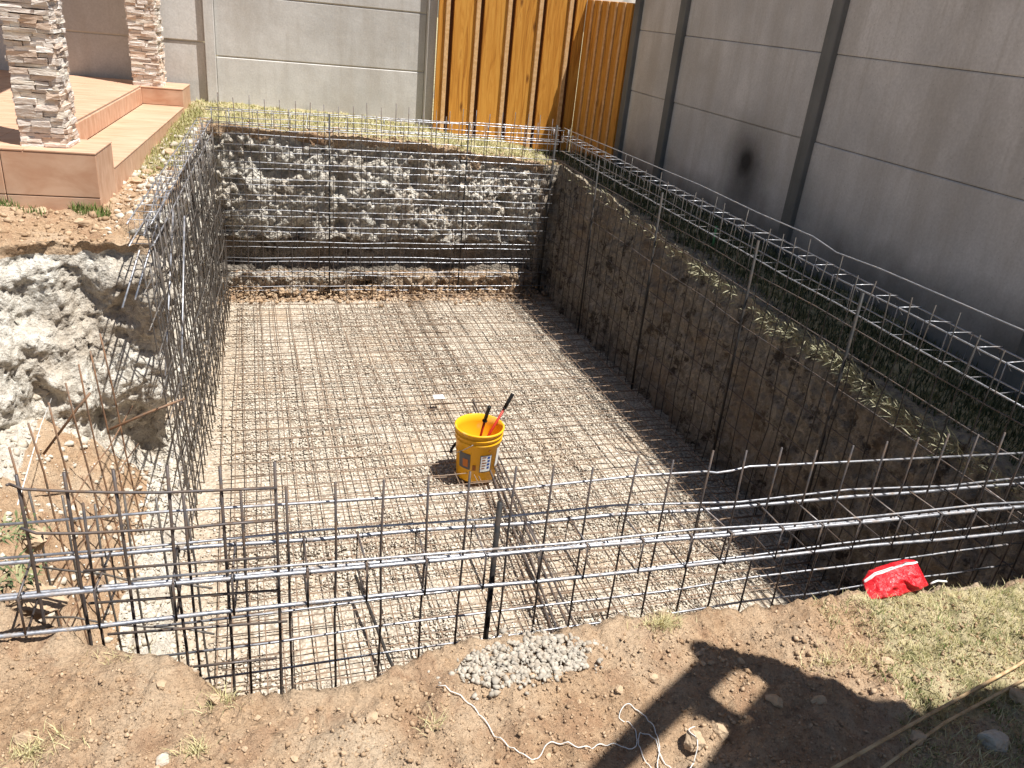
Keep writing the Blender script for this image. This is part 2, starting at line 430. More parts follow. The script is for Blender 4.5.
def build_ridge():
    # loose brown rim of soil along the foot of the back wall
    V, F, Cc = [], [], []; xs = np.arange(-.35, 2.8, .015); nv = 14
    for x in xs:
        for v in range(nv):
            y = 7.12 - .42 * v / (nv - 1); h = .11 * (1 - v / (nv - 1)) ** 1.3 * (.7 + .9 * abs(noise.noise(Vector((x * 3, 1, 1)))))
            V.append((x, y, FLOOR - .01 + h + .05 * noise.fractal(Vector((x * 9, y * 9, 2)), .7, 2, 4) * (1 - v / nv))); Cc.append((.36, 0, 0, 1))
    for i in range(len(xs) - 1):
        for v in range(nv - 1): F.append((i * nv + v, i * nv + v + 1, (i + 1) * nv + v + 1, (i + 1) * nv + v))
    tag(np_mesh('soil_ridge', np.array(V), np.array(F), EARTH, True, np.array(Cc)), kind='structure')
build_ridge()

# ------------------------------------------------------------------ stones
OCT = np.array([(1, 0, 0), (-1, 0, 0), (0, 1, 0), (0, -1, 0), (0, 0, 1), (0, 0, -1)], float)
OF = np.array([(0, 2, 4), (2, 1, 4), (1, 3, 4), (3, 0, 4), (2, 0, 5), (1, 2, 5), (3, 1, 5), (0, 3, 5)])
def ico(sub=1):
    bm = bmesh.new(); bmesh.ops.create_icosphere(bm, subdivisions=sub, radius=1); V = np.array([v.co[:] for v in bm.verts]); F = np.array([[v.index for v in f.verts] for f in bm.faces]); bm.free(); return V, F
IC1 = ico(1)
def scatter(name, pos, size, mat, base, flat=.65, kind='stuff', label=None, cat=None, parent=None):
    BV, BF = base; n = len(pos); k = len(BV)
    th = rng.uniform(0, 2 * np.pi, n); el = rng.uniform(.6, 1.25, (n, 3)); el[:, 2] *= flat
    V = BV[None] * (1 + rng.uniform(-.34, .34, (n, k, 1))) * el[:, None, :] * size[:, None, None]
    tz = rng.uniform(-.5, .5, n); cz, sz = np.cos(tz), np.sin(tz)
    x = V[..., 0] * cz[:, None] - V[..., 2] * sz[:, None]; z = V[..., 0] * sz[:, None] + V[..., 2] * cz[:, None]; V[..., 0], V[..., 2] = x, z.copy()
    c, s = np.cos(th), np.sin(th)
    x = V[..., 0] * c[:, None] - V[..., 1] * s[:, None]; y = V[..., 0] * s[:, None] + V[..., 1] * c[:, None]; V[..., 0], V[..., 1] = x, y.copy()
    V += pos[:, None, :]
    F = (BF[None] + (np.arange(n) * k)[:, None, None]).reshape(-1, 3)
    return tag(np_mesh(name, V.reshape(-1, 3), F, mat, False), label, cat, None, kind)
n = 80000
yy = 1.4 + 5.6 * rng.uniform(0, 1, n) ** 1.25; xx = rng.uniform(-.5, 2.85, n)
kp = (xx > -.1) | (rng.uniform(0, 1, n) < .5); xx = xx[kp]; yy = yy[kp]; n = len(xx)
zz = np.full(n, FLOOR + .004); sz = rng.uniform(.0045, .0105, n)
scatter('floor_gravel', np.stack([xx, yy, zz], 1), sz, GRAVEL, (OCT, OF), .7, 'stuff', 'beige gravel spread over the whole pit floor', 'gravel')
# clods and pebbles on the foreground soil
def on_ground(n, x0, x1, y0, y1, s0, s1, p=2.2, cond=None, sink=.2):
    P, S = [], []
    while len(P) < n:
        x = random.uniform(x0, x1); y = random.uniform(y0, y1)
        if inside(x, y) or (cond and not cond(x, y)): continue
        s = s0 + (s1 - s0) * random.random() ** p * (.5 + abs(noise.noise(Vector((x * 5, y * 5, 3)))))
        P.append((x, y, ground_z(x, y) + s * sink)); S.append(s)
    return np.array(P), np.array(S)
P, S = on_ground(30000, -.75, 2.0, .8, 1.8, .0015, .0095, 6.5); scatter('soil_clods', P, S, CLOD, (OCT, OF), .8, 'stuff', 'loose brown soil crumbs over the near bank', 'soil crumbs')
P, S = on_ground(2600, -2.0, -.42, 3.9, 5.8, .006, .032, 4, lambda x, y: x < -.95 or x > -.75 or y < 4.9)
scatter('bank_clods', P, S, CLOD, IC1, .7, 'stuff', 'brown soil lumps below the tiled porch', 'soil lumps')
P, S = on_ground(220, -.72, -.36, 4.3, 6.9, .01, .04, 2.5); scatter('chalk_rubble', P, S, CHALKROCK, IC1, .7, 'stuff', 'white chalk rubble on the left pit edge', 'rubble')
P, S = on_ground(700, -.4, 2.8, 6.99, 7.25, .006, .03, 2.5); scatter('edge_clods', P, S, CLOD, IC1, .7, 'stuff', 'soil crumbs along the far pit edge', 'soil crumbs')
# rubble at wall feet
Pq = []; Sq = []
for _ in range(1400):
    x = random.uniform(-.3, 2.7); y = 6.98 - abs(random.gauss(0, .12)); Pq.append((x, y, FLOOR + .02 + max(0, (y - 6.75)) * .3)); Sq.append(random.uniform(.006, .026) * random.random() ** 2 + .005)
scatter('wall_foot_rubble', np.array(Pq), np.array(Sq), CLOD, IC1, .75, 'stuff', 'broken marl lumps along the foot of the far wall', 'rubble')
Pq = []; Sq = []
for _ in range(1500):
    x = random.gauss(-.47, .08); y = random.uniform(1.9, 4.5); Pq.append((x, y, bank_z(x, y) + .003)); Sq.append(.004 + .018 * random.random() ** 3)
for _ in range(900):
    x = random.uniform(-1.3, -.55); y = random.uniform(1.8, 4.1); Pq.append((x, y, bank_z(x, y) + .004)); Sq.append(.004 + .02 * random.random() ** 3)
scatter('bank_rubble', np.array(Pq), np.array(Sq), CHALKROCK, IC1, .75, 'stuff', 'chalk crumbs on the soil bank in the left alcove', 'rubble')
# pale gravel pile at the near edge
P = []; S = []
while len(P) < 1300:
    a = random.uniform(0, 6.283); r = math.sqrt(random.random()) * (1.35 if random.random() < .14 else 1) * (1 + .28 * noise.noise(Vector((math.cos(a) * 1.6, math.sin(a) * 1.6, 2)))); x = .59 + .175 * r * math.cos(a); y = 1.345 + .075 * r * math.sin(a) + .04 * (x - .59)
    x += .02 * noise.noise(Vector((x * 20, y * 20, 0)))
    s = .0028 + .0072 * random.random() ** 1.6; P.append((x, y, max(ground_z(x, y, False), -1.46) + .006 + .007 * (1 - r) + random.uniform(-.003, .004))); S.append(s)
scatter('gravel_pile', np.array(P), np.array(S), PALEGRAVEL, IC1, .75, 'stuff', 'small pile of pale gravel on the near edge of the pit', 'gravel')

def rock(name, x, y, r, label, mat=ROCK, z=None, group=None, seed=0, flat=.65, rot=0):
    bm = bmesh.new(); bmesh.ops.create_icosphere(bm, subdivisions=4, radius=1)
    rr = random.Random(seed); planes = [Vector((rr.uniform(-1, 1), rr.uniform(-1, 1), rr.uniform(-.6, 1))).normalized() for _ in range(14)]
    for v in bm.verts:
        p = v.co.copy()
        for q in planes:
            d = p.dot(q)
            if d > .60: p -= q * (d - .60) * .97
        p += p.normalized() * (.08 * noise.fractal(p * 2.6 + Vector((seed, 0, 0)), .7, 2.1, 5))
        v.co = Vector((p.x * r, p.y * r * .8, p.z * r * flat))
    me = bpy.data.meshes.new(name); bm.to_mesh(me); bm.free()
    o = link(name, me, mat, None, False); o.rotation_euler.z = rot + seed
    o.location = (x, y, (ground_z(x, y) if z is None else z) + r * flat * .35)
    return tag(o, label, 'stone', group)
rock('stone', .885, 1.055, .040, 'pale tan stone wrapped in white string in the lit gap of the shadow', ROCK, seed=1)
rock('stone', .97, 1.085, .032, 'rounded brown stone beside the string-wrapped one in the lit gap', seed=2)
rock('stone', .88, 1.25, .020, 'light stone on bare soil, nearest left of the beam shadow tip', seed=3)
rock('stone', .77, 1.215, .014, 'small stone between the gravel pile and the shadow', seed=4)
rock('stone', 1.13, 1.11, .026, 'stone in the shadow right of the square lit patch', seed=5)
rock('stone', 1.24, 1.09, .024, 'grey stone in shade on the right of two shaded stones', seed=6)
rock('stone', -.21, 1.245, .020, 'stone lying by a straw tuft at the bottom left', CHALKROCK, seed=7)
rock('stone', -.225, 1.43, .018, 'brown stone near the left corner of the pit edge', seed=8)
rock('stone', -.48, 1.37, .022, 'pinkish stone at the far left of the near soil', seed=9)
rock('stone', .20, 1.235, .018, 'brown stone below the left end of the gravel pile', seed=10)
rock('stone', -.11, 1.375, .022, 'dark edged clod at the curved left part of the pit edge', seed=11)
rock('stone', 1.60, .915, .05, 'large pale stone in the shade at the bottom right corner', CHALKROCK, seed=12)
rock('stone', 1.40, .95, .032, 'reddish stone in the shade beside the poles', seed=13)
rock('stone', 1.78, 1.01, .035, 'orange brown stone beneath the right ends of the poles', seed=14)
rock('stone', 1.50, 1.17, .02, 'grey stone sitting in the dry grass on the right', seed=15)
rock('stone', -.56, 1.86, .10, 'large brown flat boulder at the left end of the beam cage', seed=16, flat=.45, z=-1.50)
rock('stone', -.62, 2.15, .06, 'brown boulder beneath the weeds at the left edge', seed=17, z=-1.50)
rock('stone', -1.02, 4.03, .085, 'angular chalk block lying in the hollow of the left white wall', CHALKROCK, z=-1.95, seed=18)
rock('stone', .60, 2.3, .045, 'rounded tan stone on the pit floor beneath the beam cage', z=FLOOR, seed=19)
for i, (x, y, r) in enumerate([(-.5, 6.1, .07), (-.62, 5.7, .05), (-.66, 5.45, .055), (-1.05, 4.75, .05), (-1.25, 4.6, .045), (-.85, 4.6, .035), (-1.4, 4.45, .05), (-.55, 5.2, .04)]):
    rock('stone', x, y, r, 'soil covered stone on the bank in front of the tiled porch', group='stones on the bank by the porch', seed=30 + i)
for i in range(26):
    x = random.uniform(-.5, 1.4); y = random.uniform(1.03, 1.33)
    rock('stone', x, y, random.uniform(.007, .013), 'small stone scattered on the brown soil of the near bank', group='small stones on the near bank', seed=60 + i)

# ------------------------------------------------------------------ grass
def grass(name, pts, h0, h1, w, mat, label, cat='grass', lean=.6, zf=ground_z):
    V, F = [], []
    for (x, y) in pts:
        z = zf(x, y) - .004; h = random.uniform(h0, h1); a = random.uniform(0, 6.283); l = random.uniform(.1, lean) * h; b = a + random.uniform(-1, 1)
        dx, dy = math.cos(b) * l, math.sin(b) * l; wx, wy = -math.sin(a) * w / 2, math.cos(a) * w / 2; k = len(V)
        V += [(x - wx, y - wy, z), (x + wx, y + wy, z), (x + dx * .4 + wx * .7, y + dy * .4 + wy * .7, z + h * .6), (x + dx * .4 - wx * .7, y + dy * .4 - wy * .7, z + h * .6), (x + dx, y + dy, z + h * .92)]
        F += [(k, k + 1, k + 2), (k, k + 2, k + 3), (k + 3, k + 2, k + 4)]
    return tag(np_mesh(name, np.array(V), np.array(F), mat, False), label, cat, None, 'stuff')
def gpts(n, x0, x1, y0, y1, cond=None):
    L = []
    while len(L) < n:
        x, y = random.uniform(x0, x1), random.uniform(y0, y1)
        if inside(x, y) or (cond and not cond(x, y)): continue
        L.append((x, y))
    return L
nz = lambda x, y, s=4, k=0: noise.noise(Vector((x * s, y * s, k)))
rightpatch = lambda x, y: x > 1.43 + .22 * nz(x, y, 5) + (1.2 - y) * -.15
grass('dry_grass', gpts(17000, 1.3, 2.8, .8, 1.42, lambda x, y: rightpatch(x, y) and nz(x, y, 9, 4) > -.25), .006, .028, .0022, DRY, 'dry yellow grass on the right of the near bank', lean=1.4)
grass('green_grass', gpts(3200, 1.35, 2.8, .8, 1.38, lambda x, y: rightpatch(x, y) and nz(x, y, 6, 9) > .02), .006, .026, .002, GREEN, 'green grass growing through the dry turf by the poles', lean=1.2)
# straw tufts on the near edge
tf = []
for cx, cy, r, n in [(.97, 1.40, .045, 420), (1.0, 1.41, .03, 200), (-.15, 1.26, .02, 120), (-.1, 1.37, .045, 200), (-.46, 1.33, .05, 240), (-.3, 1.56, .05, 160), (-.5, 1.18, .06, 200), (1.72, 1.385, .12, 500), (2.1, 1.385, .2, 700), (1.35, 1.2, .05, 150), (.33, 1.2, .02, 40)]:
    for _ in range(n):
        a = random.uniform(0, 6.28); q = abs(random.gauss(0, r)); x, y = cx + q * math.cos(a), cy + .5 * q * math.sin(a)
        if not inside(x, y): tf.append((x, y))
grass('straw_tufts', tf, .008, .035, .0018, DRY, 'pale straw tufts dotted along the near soil', lean=1.6)
grass('far_edge_grass', gpts(15000, -.6, 2.75, 7.03, 8.35), .012, .042, .006, MIXGP, 'yellow green grass between the far pit edge and the back wall', lean=1.2)
grass('porch_edge_grass', gpts(2600, -.72, -.36, 5.6, 7.8, lambda x, y: nz(x, y, 4) > -.2 and x > -.66 + (7.7 - y) * -.03), .012, .055, .005, MIXG, 'grass beside the porch step at the left pit edge')
grass('porch_front_grass', gpts(500, -1.6, -.72, 4.66, 4.83, lambda x, y: nz(x, y, 6) > .05), .02, .07, .005, GREEN, 'green grass at the foot of the porch front')
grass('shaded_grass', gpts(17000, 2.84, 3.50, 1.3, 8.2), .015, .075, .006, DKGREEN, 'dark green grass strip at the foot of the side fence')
rim = []
for cy, r, n in [(4.37, .05, 160), (4.17, .05, 60), (4.04, .08, 120), (3.56, .1, 200), (3.36, .12, 260), (3.12, .14, 320), (2.95, .1, 200), (2.75, .12, 240), (2.55, .12, 240), (2.38, .1, 160), (2.2, .1, 160), (5.0, .2, 90), (5.6, .25, 60), (6.3, .3, 80), (1.9, .2, 120)]:
    for _ in range(int(n * 1.1)): rim.append((2.745 + random.gauss(0, .022), cy + random.gauss(0, r)))
def rimgrass():
    V, F = [], []
    for (x, y) in rim:
        z = ground_z(x, y, False) + random.uniform(-.07, .01); a = random.uniform(0, 6.283); L = random.uniform(.025, .085); dx = -random.uniform(.1, .9) * L; dy = random.uniform(-.6, .6) * L; dz = random.uniform(-.5, .9) * L
        w = .0016; k = len(V); wx, wy = math.cos(a) * w, math.sin(a) * w
        V += [(x - wx, y - wy, z), (x + wx, y + wy, z), (x + dx * .6 + wx, y + dy * .6 + wy, z + dz * .6 + .005), (x + dx, y + dy, z + dz)]; F += [(k, k + 1, k + 2), (k, k + 2, k + 3)]
    tag(np_mesh('rim_straw', np.array(V), np.array(F), RIMG, False), 'bleached straw tufts hanging over the right pit rim', 'grass', None, 'stuff')
rimgrass()

# ------------------------------------------------------------------ tubes
def tube_mesh(pts, r, seg=6, ribs=None, cap=True):
    pts = [Vector(p) for p in pts]
    if ribs:
        L = (pts[-1] - pts[0]).length; k = int(L / ribs); q = []
        cum = [0]
        for a, b in zip(pts, pts[1:]): cum.append(cum[-1] + (b - a).length)
        for i in range(k + 1):
            s = cum[-1] * i / k
            for j in range(len(pts) - 1):
                if s <= cum[j + 1] + 1e-9: break
            t = (s - cum[j]) / max(1e-9, cum[j + 1] - cum[j]); q.append(pts[j].lerp(pts[j + 1], t))
        pts = q
    V, F = [], []; up = Vector((0, 0, 1)); n = len(pts)
    for i, p in enumerate(pts):
        d = (pts[min(i + 1, n - 1)] - pts[max(i - 1, 0)]).normalized()
        a = d.cross(up) if abs(d.z) < .9 else d.cross(Vector((0, 1, 0))); a.normalize(); b = d.cross(a)
        rad = r * (1.13 if ribs and i % 2 else (.93 if ribs else 1))
        for s in range(seg):
            t = 6.28318 * s / seg; V.append(p + (a * math.cos(t) + b * math.sin(t)) * rad)
    for i in range(n - 1):
        for s in range(seg):
            F.append((i * seg + s, i * seg + (s + 1) % seg, (i + 1) * seg + (s + 1) % seg, (i + 1) * seg + s))
    if cap: F += [tuple(range(seg))[::-1], tuple((n - 1) * seg + s for s in range(seg))]
    return V, F
def tube(name, pts, r, mat, parent=None, seg=6, ribs=None):
    V, F = tube_mesh(pts, r, seg, ribs); return mesh(name, V, F, mat, parent)
def wob(a, b, k=4, amp=.004):
    a, b = Vector(a), Vector(b); o = []
    for i in range(k + 1):
        p = a.lerp(b, i / k); o.append(p + Vector((random.gauss(0, amp), random.gauss(0, amp), random.gauss(0, amp))))
    return o

# ------------------------------------------------------------------ rebar mats on the floor
def floor_mat_obj(x0, x1, y0, y1, sx, sy, z, rot, label):
    t = empty('rebar_mat', ((x0 + x1) / 2, (y0 + y1) / 2, FLOOR), label, 'rebar mat', 'rebar mats on the pit floor')
    cx, cy = (x0 + x1) / 2, (y0 + y1) / 2; c, s = math.cos(rot), math.sin(rot)
    def rt(x, y, z): return (cx + (x - cx) * c - (y - cy) * s, cy + (x - cx) * s + (y - cy) * c, z)
    x = x0
    while x <= x1 + 1e-6:
        j = random.gauss(0, .006); tube('long_bar', wob(rt(x + j, y0 - random.uniform(0, .05), z), rt(x + random.gauss(0, .012), y1 + random.uniform(0, .05), z), 8, .004), .0028, FLOORST, t, 5); x += sx * .86
    y = y0
    while y <= y1 + 1e-6:
        tube('cross_bar', wob(rt(x0 - random.uniform(0, .05), y + random.gauss(0, .006), z + .009), rt(x1 + random.uniform(0, .05), y + random.gauss(0, .01), z + .009), 5, .004), .0028, FLOORST, t, 5); y += sy * .9
floor_mat_obj(-.21, 1.48, 1.62, 6.72, .15, .15, FLOOR + .035, .004, 'lower left rebar mat lying on gravel under the yellow bucket')
floor_mat_obj(1.30, 2.66, 1.62, 6.75, .15, .15, FLOOR + .040, -.004, 'lower right rebar mat running into the shadow of the right wall')
floor_mat_obj(-.12, 1.20, 1.70, 6.60, .15, .14, FLOOR + .085, -.006, 'upper left rebar mat, its edge showing beside bare gravel on the left')
floor_mat_obj(1.12, 2.60, 1.66, 6.78, .14, .155, FLOOR + .090, .007, 'upper right rebar mat overlapping the left one near the bucket')

# ------------------------------------------------------------------ upright meshes
def wall_mesh(label, P, us, zs, bar_r=.0046, mv=RUSTY, mh=BRIGHT, zb=FLOOR, ztop=None, jz=.01, u0=None, u1=None, amp=.004, tops=None, lean=0, loc=None):
    """P(u, z) gives the point; us upright positions; zs heights of the level bars"""
    t = empty('rebar_mesh', loc or P(us[0], zb), label, 'rebar mesh', 'upright rebar meshes lining the pit')
    for i, u in enumerate(us):
        zt = (tops[i] if tops else ztop) + random.gauss(0, jz)
        k = random.gauss(0, lean)
        pts = []
        for q in range(7):
            z = zb + (zt - zb) * q / 6; p = Vector(P(u + k * q / 6, z)); pts.append(p + Vector((random.gauss(0, amp), random.gauss(0, amp), 0)))
        tube('upright_bar', pts, bar_r, mv, t, 6)
    a, b = (u0 if u0 is not None else us[0] - .06), (u1 if u1 is not None else us[-1] + .06)
    for z in zs:
        pts = []
        for q in range(11):
            p = Vector(P(a + (b - a) * q / 10, z + random.gauss(0, .003))); pts.append(p + Vector((random.gauss(0, amp * .6), random.gauss(0, amp * .6), random.gauss(0, amp * .5))))
        tube('level_bar', pts, bar_r, mh, t, 6)
    return t
# back wall (two sheets)
us = [-.2 + .115 * i for i in range(25)]
wall_mesh('rebar mesh standing in front of the far wall, outer sheet', lambda u, z: (u, 6.90, z), us, [-2.40 + .13 * i for i in range(12)], .0030, DARKST, BRIGHT, ztop=-.82, jz=.02, u0=-.24, u1=2.64)
us = [-.14 + .115 * i for i in range(24)]
wall_mesh('rebar mesh standing in front of the far wall, inner sheet', lambda u, z: (u, 6.80, z), us, [-2.33 + .13 * i for i in range(11)], .0030, DARKST, BRIGHT, ztop=-.90, jz=.03, u0=-.2, u1=2.6)
# left wall (leaning outward)
def PL(dx):
    def f(u, z):
        b = -.18 - .042 * (6.8 - u); t = -.25 - .05 * (6.8 - u); k = (z - FLOOR) / 1.45
        return (b + (t - b) * k + dx, u, z)
    return f
wall_mesh('leaning rebar mesh along the left wall, sheet nearer the chalk', PL(-.06), [3.9 + .10 * i for i in range(30)], [-2.38 + .15 * i for i in range(9)], .0034, LEFTST, LEFTST, ztop=-1.0, jz=.03, lean=.03, amp=.006)
wall_mesh('leaning rebar mesh along the left wall, sheet nearer the floor', PL(0), [3.35 + .10 * i for i in range(35)], [-2.36 + .15 * i for i in range(9)], .0034, LEFTST, LEFTST, ztop=-1.06, jz=.04, lean=.035, amp=.006)
# right wall
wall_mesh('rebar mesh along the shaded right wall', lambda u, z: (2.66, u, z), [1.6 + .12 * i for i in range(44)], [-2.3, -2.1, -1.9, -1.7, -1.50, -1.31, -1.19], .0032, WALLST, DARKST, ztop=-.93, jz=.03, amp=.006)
wire = [(2.75, 7.0, -.93), (2.75, 6, -.915), (2.75, 5, -.905), (2.75, 4.59, -.90), (2.75, 3.9, -.91), (2.75, 3.4, -.905), (2.75, 3.2, -.93), (2.75, 2.9, -.915), (2.75, 2.11, -.905), (2.75, 1.4, -.9)]
tag(tube('steel_rod', wire, .0034, BRIGHT, None, 6), 'long thin steel rod, topmost above the right hand beam cage', 'steel rod')
# front meshes
tops = [-.40, -.18, -.05, .06, .18, .30, .42, .53, .66, .77, .89, 1.02, 1.14, 1.27, 1.39, 1.51, 1.64, 1.77, 1.91, 2.03, 2.15, 2.28, 2.40, 2.52, 2.64]
fm = wall_mesh('near rebar mesh crossing the whole front of the pit', lambda u, z: (u, 1.76, z), tops, [-1.52, -1.62, -1.72, -1.83, -1.95, -2.1, -2.25, -2.38], .0035, DARKST, BRIGHT, ztop=-1.125, jz=.006, u0=-.28, u1=2.72, amp=.002)
for pts in ([(-.62, 1.775, -1.18), (-.24, 1.775, -1.18), (.14, 1.775, -1.19), (.66, 1.775, -1.20), (1.05, 1.775, -1.19), (1.27, 1.775, -1.195), (1.31, 1.775, -1.203), (1.36, 1.775, -1.20), (1.42, 1.775, -1.19), (1.84, 1.775, -1.205), (2.75, 1.775, -1.235)],): tube('level_bar', pts, .0036, BRIGHT, fm, 8)
sm = empty('rebar_mesh', (-.2, 1.69, -1.9), 'short dark rebar mesh at the left front corner, ending by the pit edge', 'rebar mesh', 'upright rebar meshes lining the pit')
for x in (-.50, -.41, -.31, -.20, -.09, .03):
    tube('upright_bar', wob((x, 1.69, -2.35 if x > -.35 else -1.75), (x, 1.69, -1.005 + random.gauss(0, .004)), 5, .002), .0038, DARKST, sm, 8)
for pts in ([(-.51, 1.66, -1.005), (-.512, 1.68, -1.015), (-.49, 1.685, -1.033), (-.42, 1.685, -1.045), (-.32, 1.685, -1.058), (-.22, 1.685, -1.068), (-.07, 1.685, -1.075), (.035, 1.685, -1.08)],
            [(-.51, 1.69, -1.135), (-.48, 1.685, -1.15), (-.40, 1.685, -1.16), (-.19, 1.685, -1.17), (-.08, 1.685, -1.17), (.035, 1.685, -1.172)],
            [(-.40, 1.685, -1.265), (.03, 1.685, -1.28)], [(-.40, 1.685, -1.36), (.03, 1.685, -1.385)], [(-.37, 1.685, -1.46), (.05, 1.685, -1.49)], [(-.20, 1.685, -1.60), (.02, 1.685, -1.61)]):
    tube('level_bar', pts, .0034, DARKST, sm, 8)
# rusty fan of bars in the left alcove
al = empty('rebar_mesh', (-.6, 3.0, -2.2), 'row of rusty upright bars in front of the brown soil bank on the left', 'rebar mesh', 'upright rebar meshes lining the pit')
for (x, y, z) in [(-.75, 2.53, -1.40), (-.73, 2.70, -1.40), (-.70, 2.86, -1.41), (-.67, 3.01, -1.40), (-.66, 3.17, -1.40), (-.64, 3.33, -1.41), (-.62, 3.48, -1.40)]:
    tube('upright_bar', wob((x + .10, y - .08, -2.5), (x, y, z), 6, .003), .0036, RUSTY, al, 6)
for z in (-1.75, -1.95, -2.12): tube('level_bar', wob((-.70, 2.40, z), (-.53, 3.5, z), 6, .004), .0032, RUSTY, al, 6)
# second row near the left front
a2 = empty('rebar_mesh', (-.5, 2.2, -2.0), 'rusty upright bars just behind the left end of the beam cage', 'rebar mesh', 'upright rebar meshes lining the pit')
for i in range(6): 
    x = -.64 + .085 * i; tube('upright_bar', wob((x + .05, 2.18 - .02 * i, -2.45), (x, 2.25 - .02 * i, -1.38 - .02 * (i % 3)), 5, .004), 0.0036, LEFTST, a2, 6)
for z in (-1.62, -1.8): tube('level_bar', wob((-.66, 2.2, z), (-.15, 2.05, z - .03), 5, .005), .0034, LEFTST, a2, 6)

# ------------------------------------------------------------------ beam cages
def cage(label, A, B, side, w, h, step, r=.0054, ext=.0, mat=BRIGHT, hi=True, jx=.0, lean=None):
    """A->B runs along the near top bar; side is the horizontal direction towards the far bars; h the height downwards"""
    A, B, side = Vector(A), Vector(B), Vector(side); dn = Vector((0, 0, -1))
    t = empty('beam_cage', tuple((A + B) / 2 + dn * h), label, 'rebar cage', 'tied rebar beam cages round the pit rim')
    seg = 8 if hi else 6; L = (B - A).length; d = (B - A).normalized()
    for off in (Vector(), side * w, dn * h, side * w + dn * h):
        k = 12; pts = [A.lerp(B, i / k) + off + Vector((0, random.gauss(0, .0022), random.gauss(0, .0022))) for i in range(k + 1)]
        tube('main_bar', pts, r, mat, t, seg, .0045 if hi else None)
    n = int(L / step)
    for i in range(n + 1):
        c = A + d * (.04 + i * step + random.gauss(0, .008)); e = .006; sk = d * random.gauss(0, .008) + (d * lean if lean else Vector())
        q = [c - side * e - dn * e, c + side * (w + e) - dn * e + sk, c + side * (w + e) + dn * (h + e) + sk, c - side * e + dn * (h + e), c - side * e - dn * e, c + side * .03 + dn * .03]
        tube('stirrup', q, 0.003 if hi else .0024, DARKST if hi else mat, t, 6)
        if hi:                                   # twisted tie wire round the bar with a short tail
            for cc in (c, c + side * w):
                lp = [cc + d * .007 * math.sin(a * .5) + side * .0085 * math.cos(a) + dn * (.0085 * math.sin(a)) for a in [k * .7 for k in range(12)]] + [cc - side * .012 + dn * random.uniform(.01, .03) + d * random.gauss(0, .008)]
                tube('tie_wire', lp, .0013, BLACKST, t, 4)
    return t
cage('front beam cage of ribbed bars lying across the near side of the pit', (-.72, 1.655, -1.295), (2.72, 1.655, -1.375), (0, 1, 0), .135, .10, .155, lean=.0)
for p0, p1, lab in (((-.70, 1.795, -1.283), (2.7, 1.80, -1.355), 'loose steel bar laid along the back of the front beam cage'), ((-.3, 1.665, -1.287), (2.7, 1.668, -1.362), 'loose steel bar tied on the near top of the front beam cage')):
    tag(tube('steel_rod', wob(p0, p1, 8, .004), .0034, BRIGHT, None, 6), lab, 'steel rod')
cage('right hand beam cage running along the shaded side fence', (2.72, 1.75, -1.04), (2.72, 7.0, -1.00), (1, 0, 0), .12, .12, .15, .0038, hi=False)
cage('far beam cage lying along the back of the pit', (-.3, 6.94, -.93), (2.7, 6.94, -.93), (0, 1, 0), .12, .10, .15, .0036, hi=False)
cage('left beam cage lying along the rim beside the porch', (-.43, 3.9, -1.04), (-.26, 6.9, -1.0), (-1, 0, 0), .10, .10, .15, .0036, hi=False)
# stakes and loose bars
tag(tube('steel_stake', [(.600, 1.70, -2.2), (.605, 1.705, -1.60), (.607, 1.71, -1.195)], .0085, BLACKST, None, 8), 'thick black steel stake standing upright through the front cage', 'steel stake')
tag(tube('steel_stake', [(2.60, 6.88, -2.45), (2.60, 6.88, -.88)], .012, BLACKST, None, 8), 'black stake in the far right corner of the pit', 'steel stake')
for y in (2.8, 3.65, 4.8, 5.9):
    tag(tube('steel_stake', [(2.63, y - .01, -2.45), (2.61, y, -1.0)], .008, BLACKST, None, 8), 'dark upright stake against the shaded right wall', 'steel stake', 'stakes along the right wall')
tag(tube('steel_stake', [(.64, 6.86, -2.45), (.64, 6.86, -.9)], .007, BLACKST, None, 8), 'dark stake at the far mesh, left of two', 'steel stake')
tag(tube('steel_stake', [(1.80, 6.86, -2.45), (1.80, 6.86, -.9)], .007, BLACKST, None, 8), 'dark stake at the far mesh, right of two', 'steel stake')
tag(tube('loose_bar', [(-.86, 3.3, -1.86), (-.71, 3.32, -1.66), (-.66, 3.33, -1.6)], .0055, RUSTY, None, 6), 'rusty loose bar leaning on the chalk wall of the alcove', 'steel bar')
tag(tube('loose_bar', [(-.60, 3.3, -1.76), (-.45, 3.32, -1.70), (-.30, 3.34, -1.65)], .0055, RUSTY, None, 6), 'rusty loose bar poking out of the left mesh', 'steel bar')
for x, y, z, x2, y2, z2 in ((-.45, 4.75, -1.0, -.58, 3.85, -1.42), (-.41, 4.55, -1.03, -.53, 3.9, -1.40), (-.38, 4.5, -1.1, -.42, 3.8, -1.75), (-.33, 4.5, -1.15, -.36, 3.8, -1.9)):
    tag(tube('loose_bar', [(x, y, z), (x2, y2, z2)], .005, BRIGHT, None, 6), 'bright bar sticking out of the left mesh over the chalk corner', 'steel bar', 'bars sticking out of the left mesh')
tag(tube('loose_bar', wob((.55, 1.75, FLOOR + .10), (.38, 2.9, FLOOR + .10), 5, .006), .007, BLACKST, None, 6), 'dark loose bar on the floor mats left of the stake', 'steel bar')
for k in range(4):
    tag(tube('loose_bar', wob((1.12 + .04 * k, 1.9, FLOOR + .105), (1.27 + .03 * k, 4.3 + .1 * k, FLOOR + .105), 7, .006), .006, DARKST, None, 6), 'dark bar of the lapped bundle on the floor beside the bucket', 'steel bar', 'lapped bars beside the bucket')

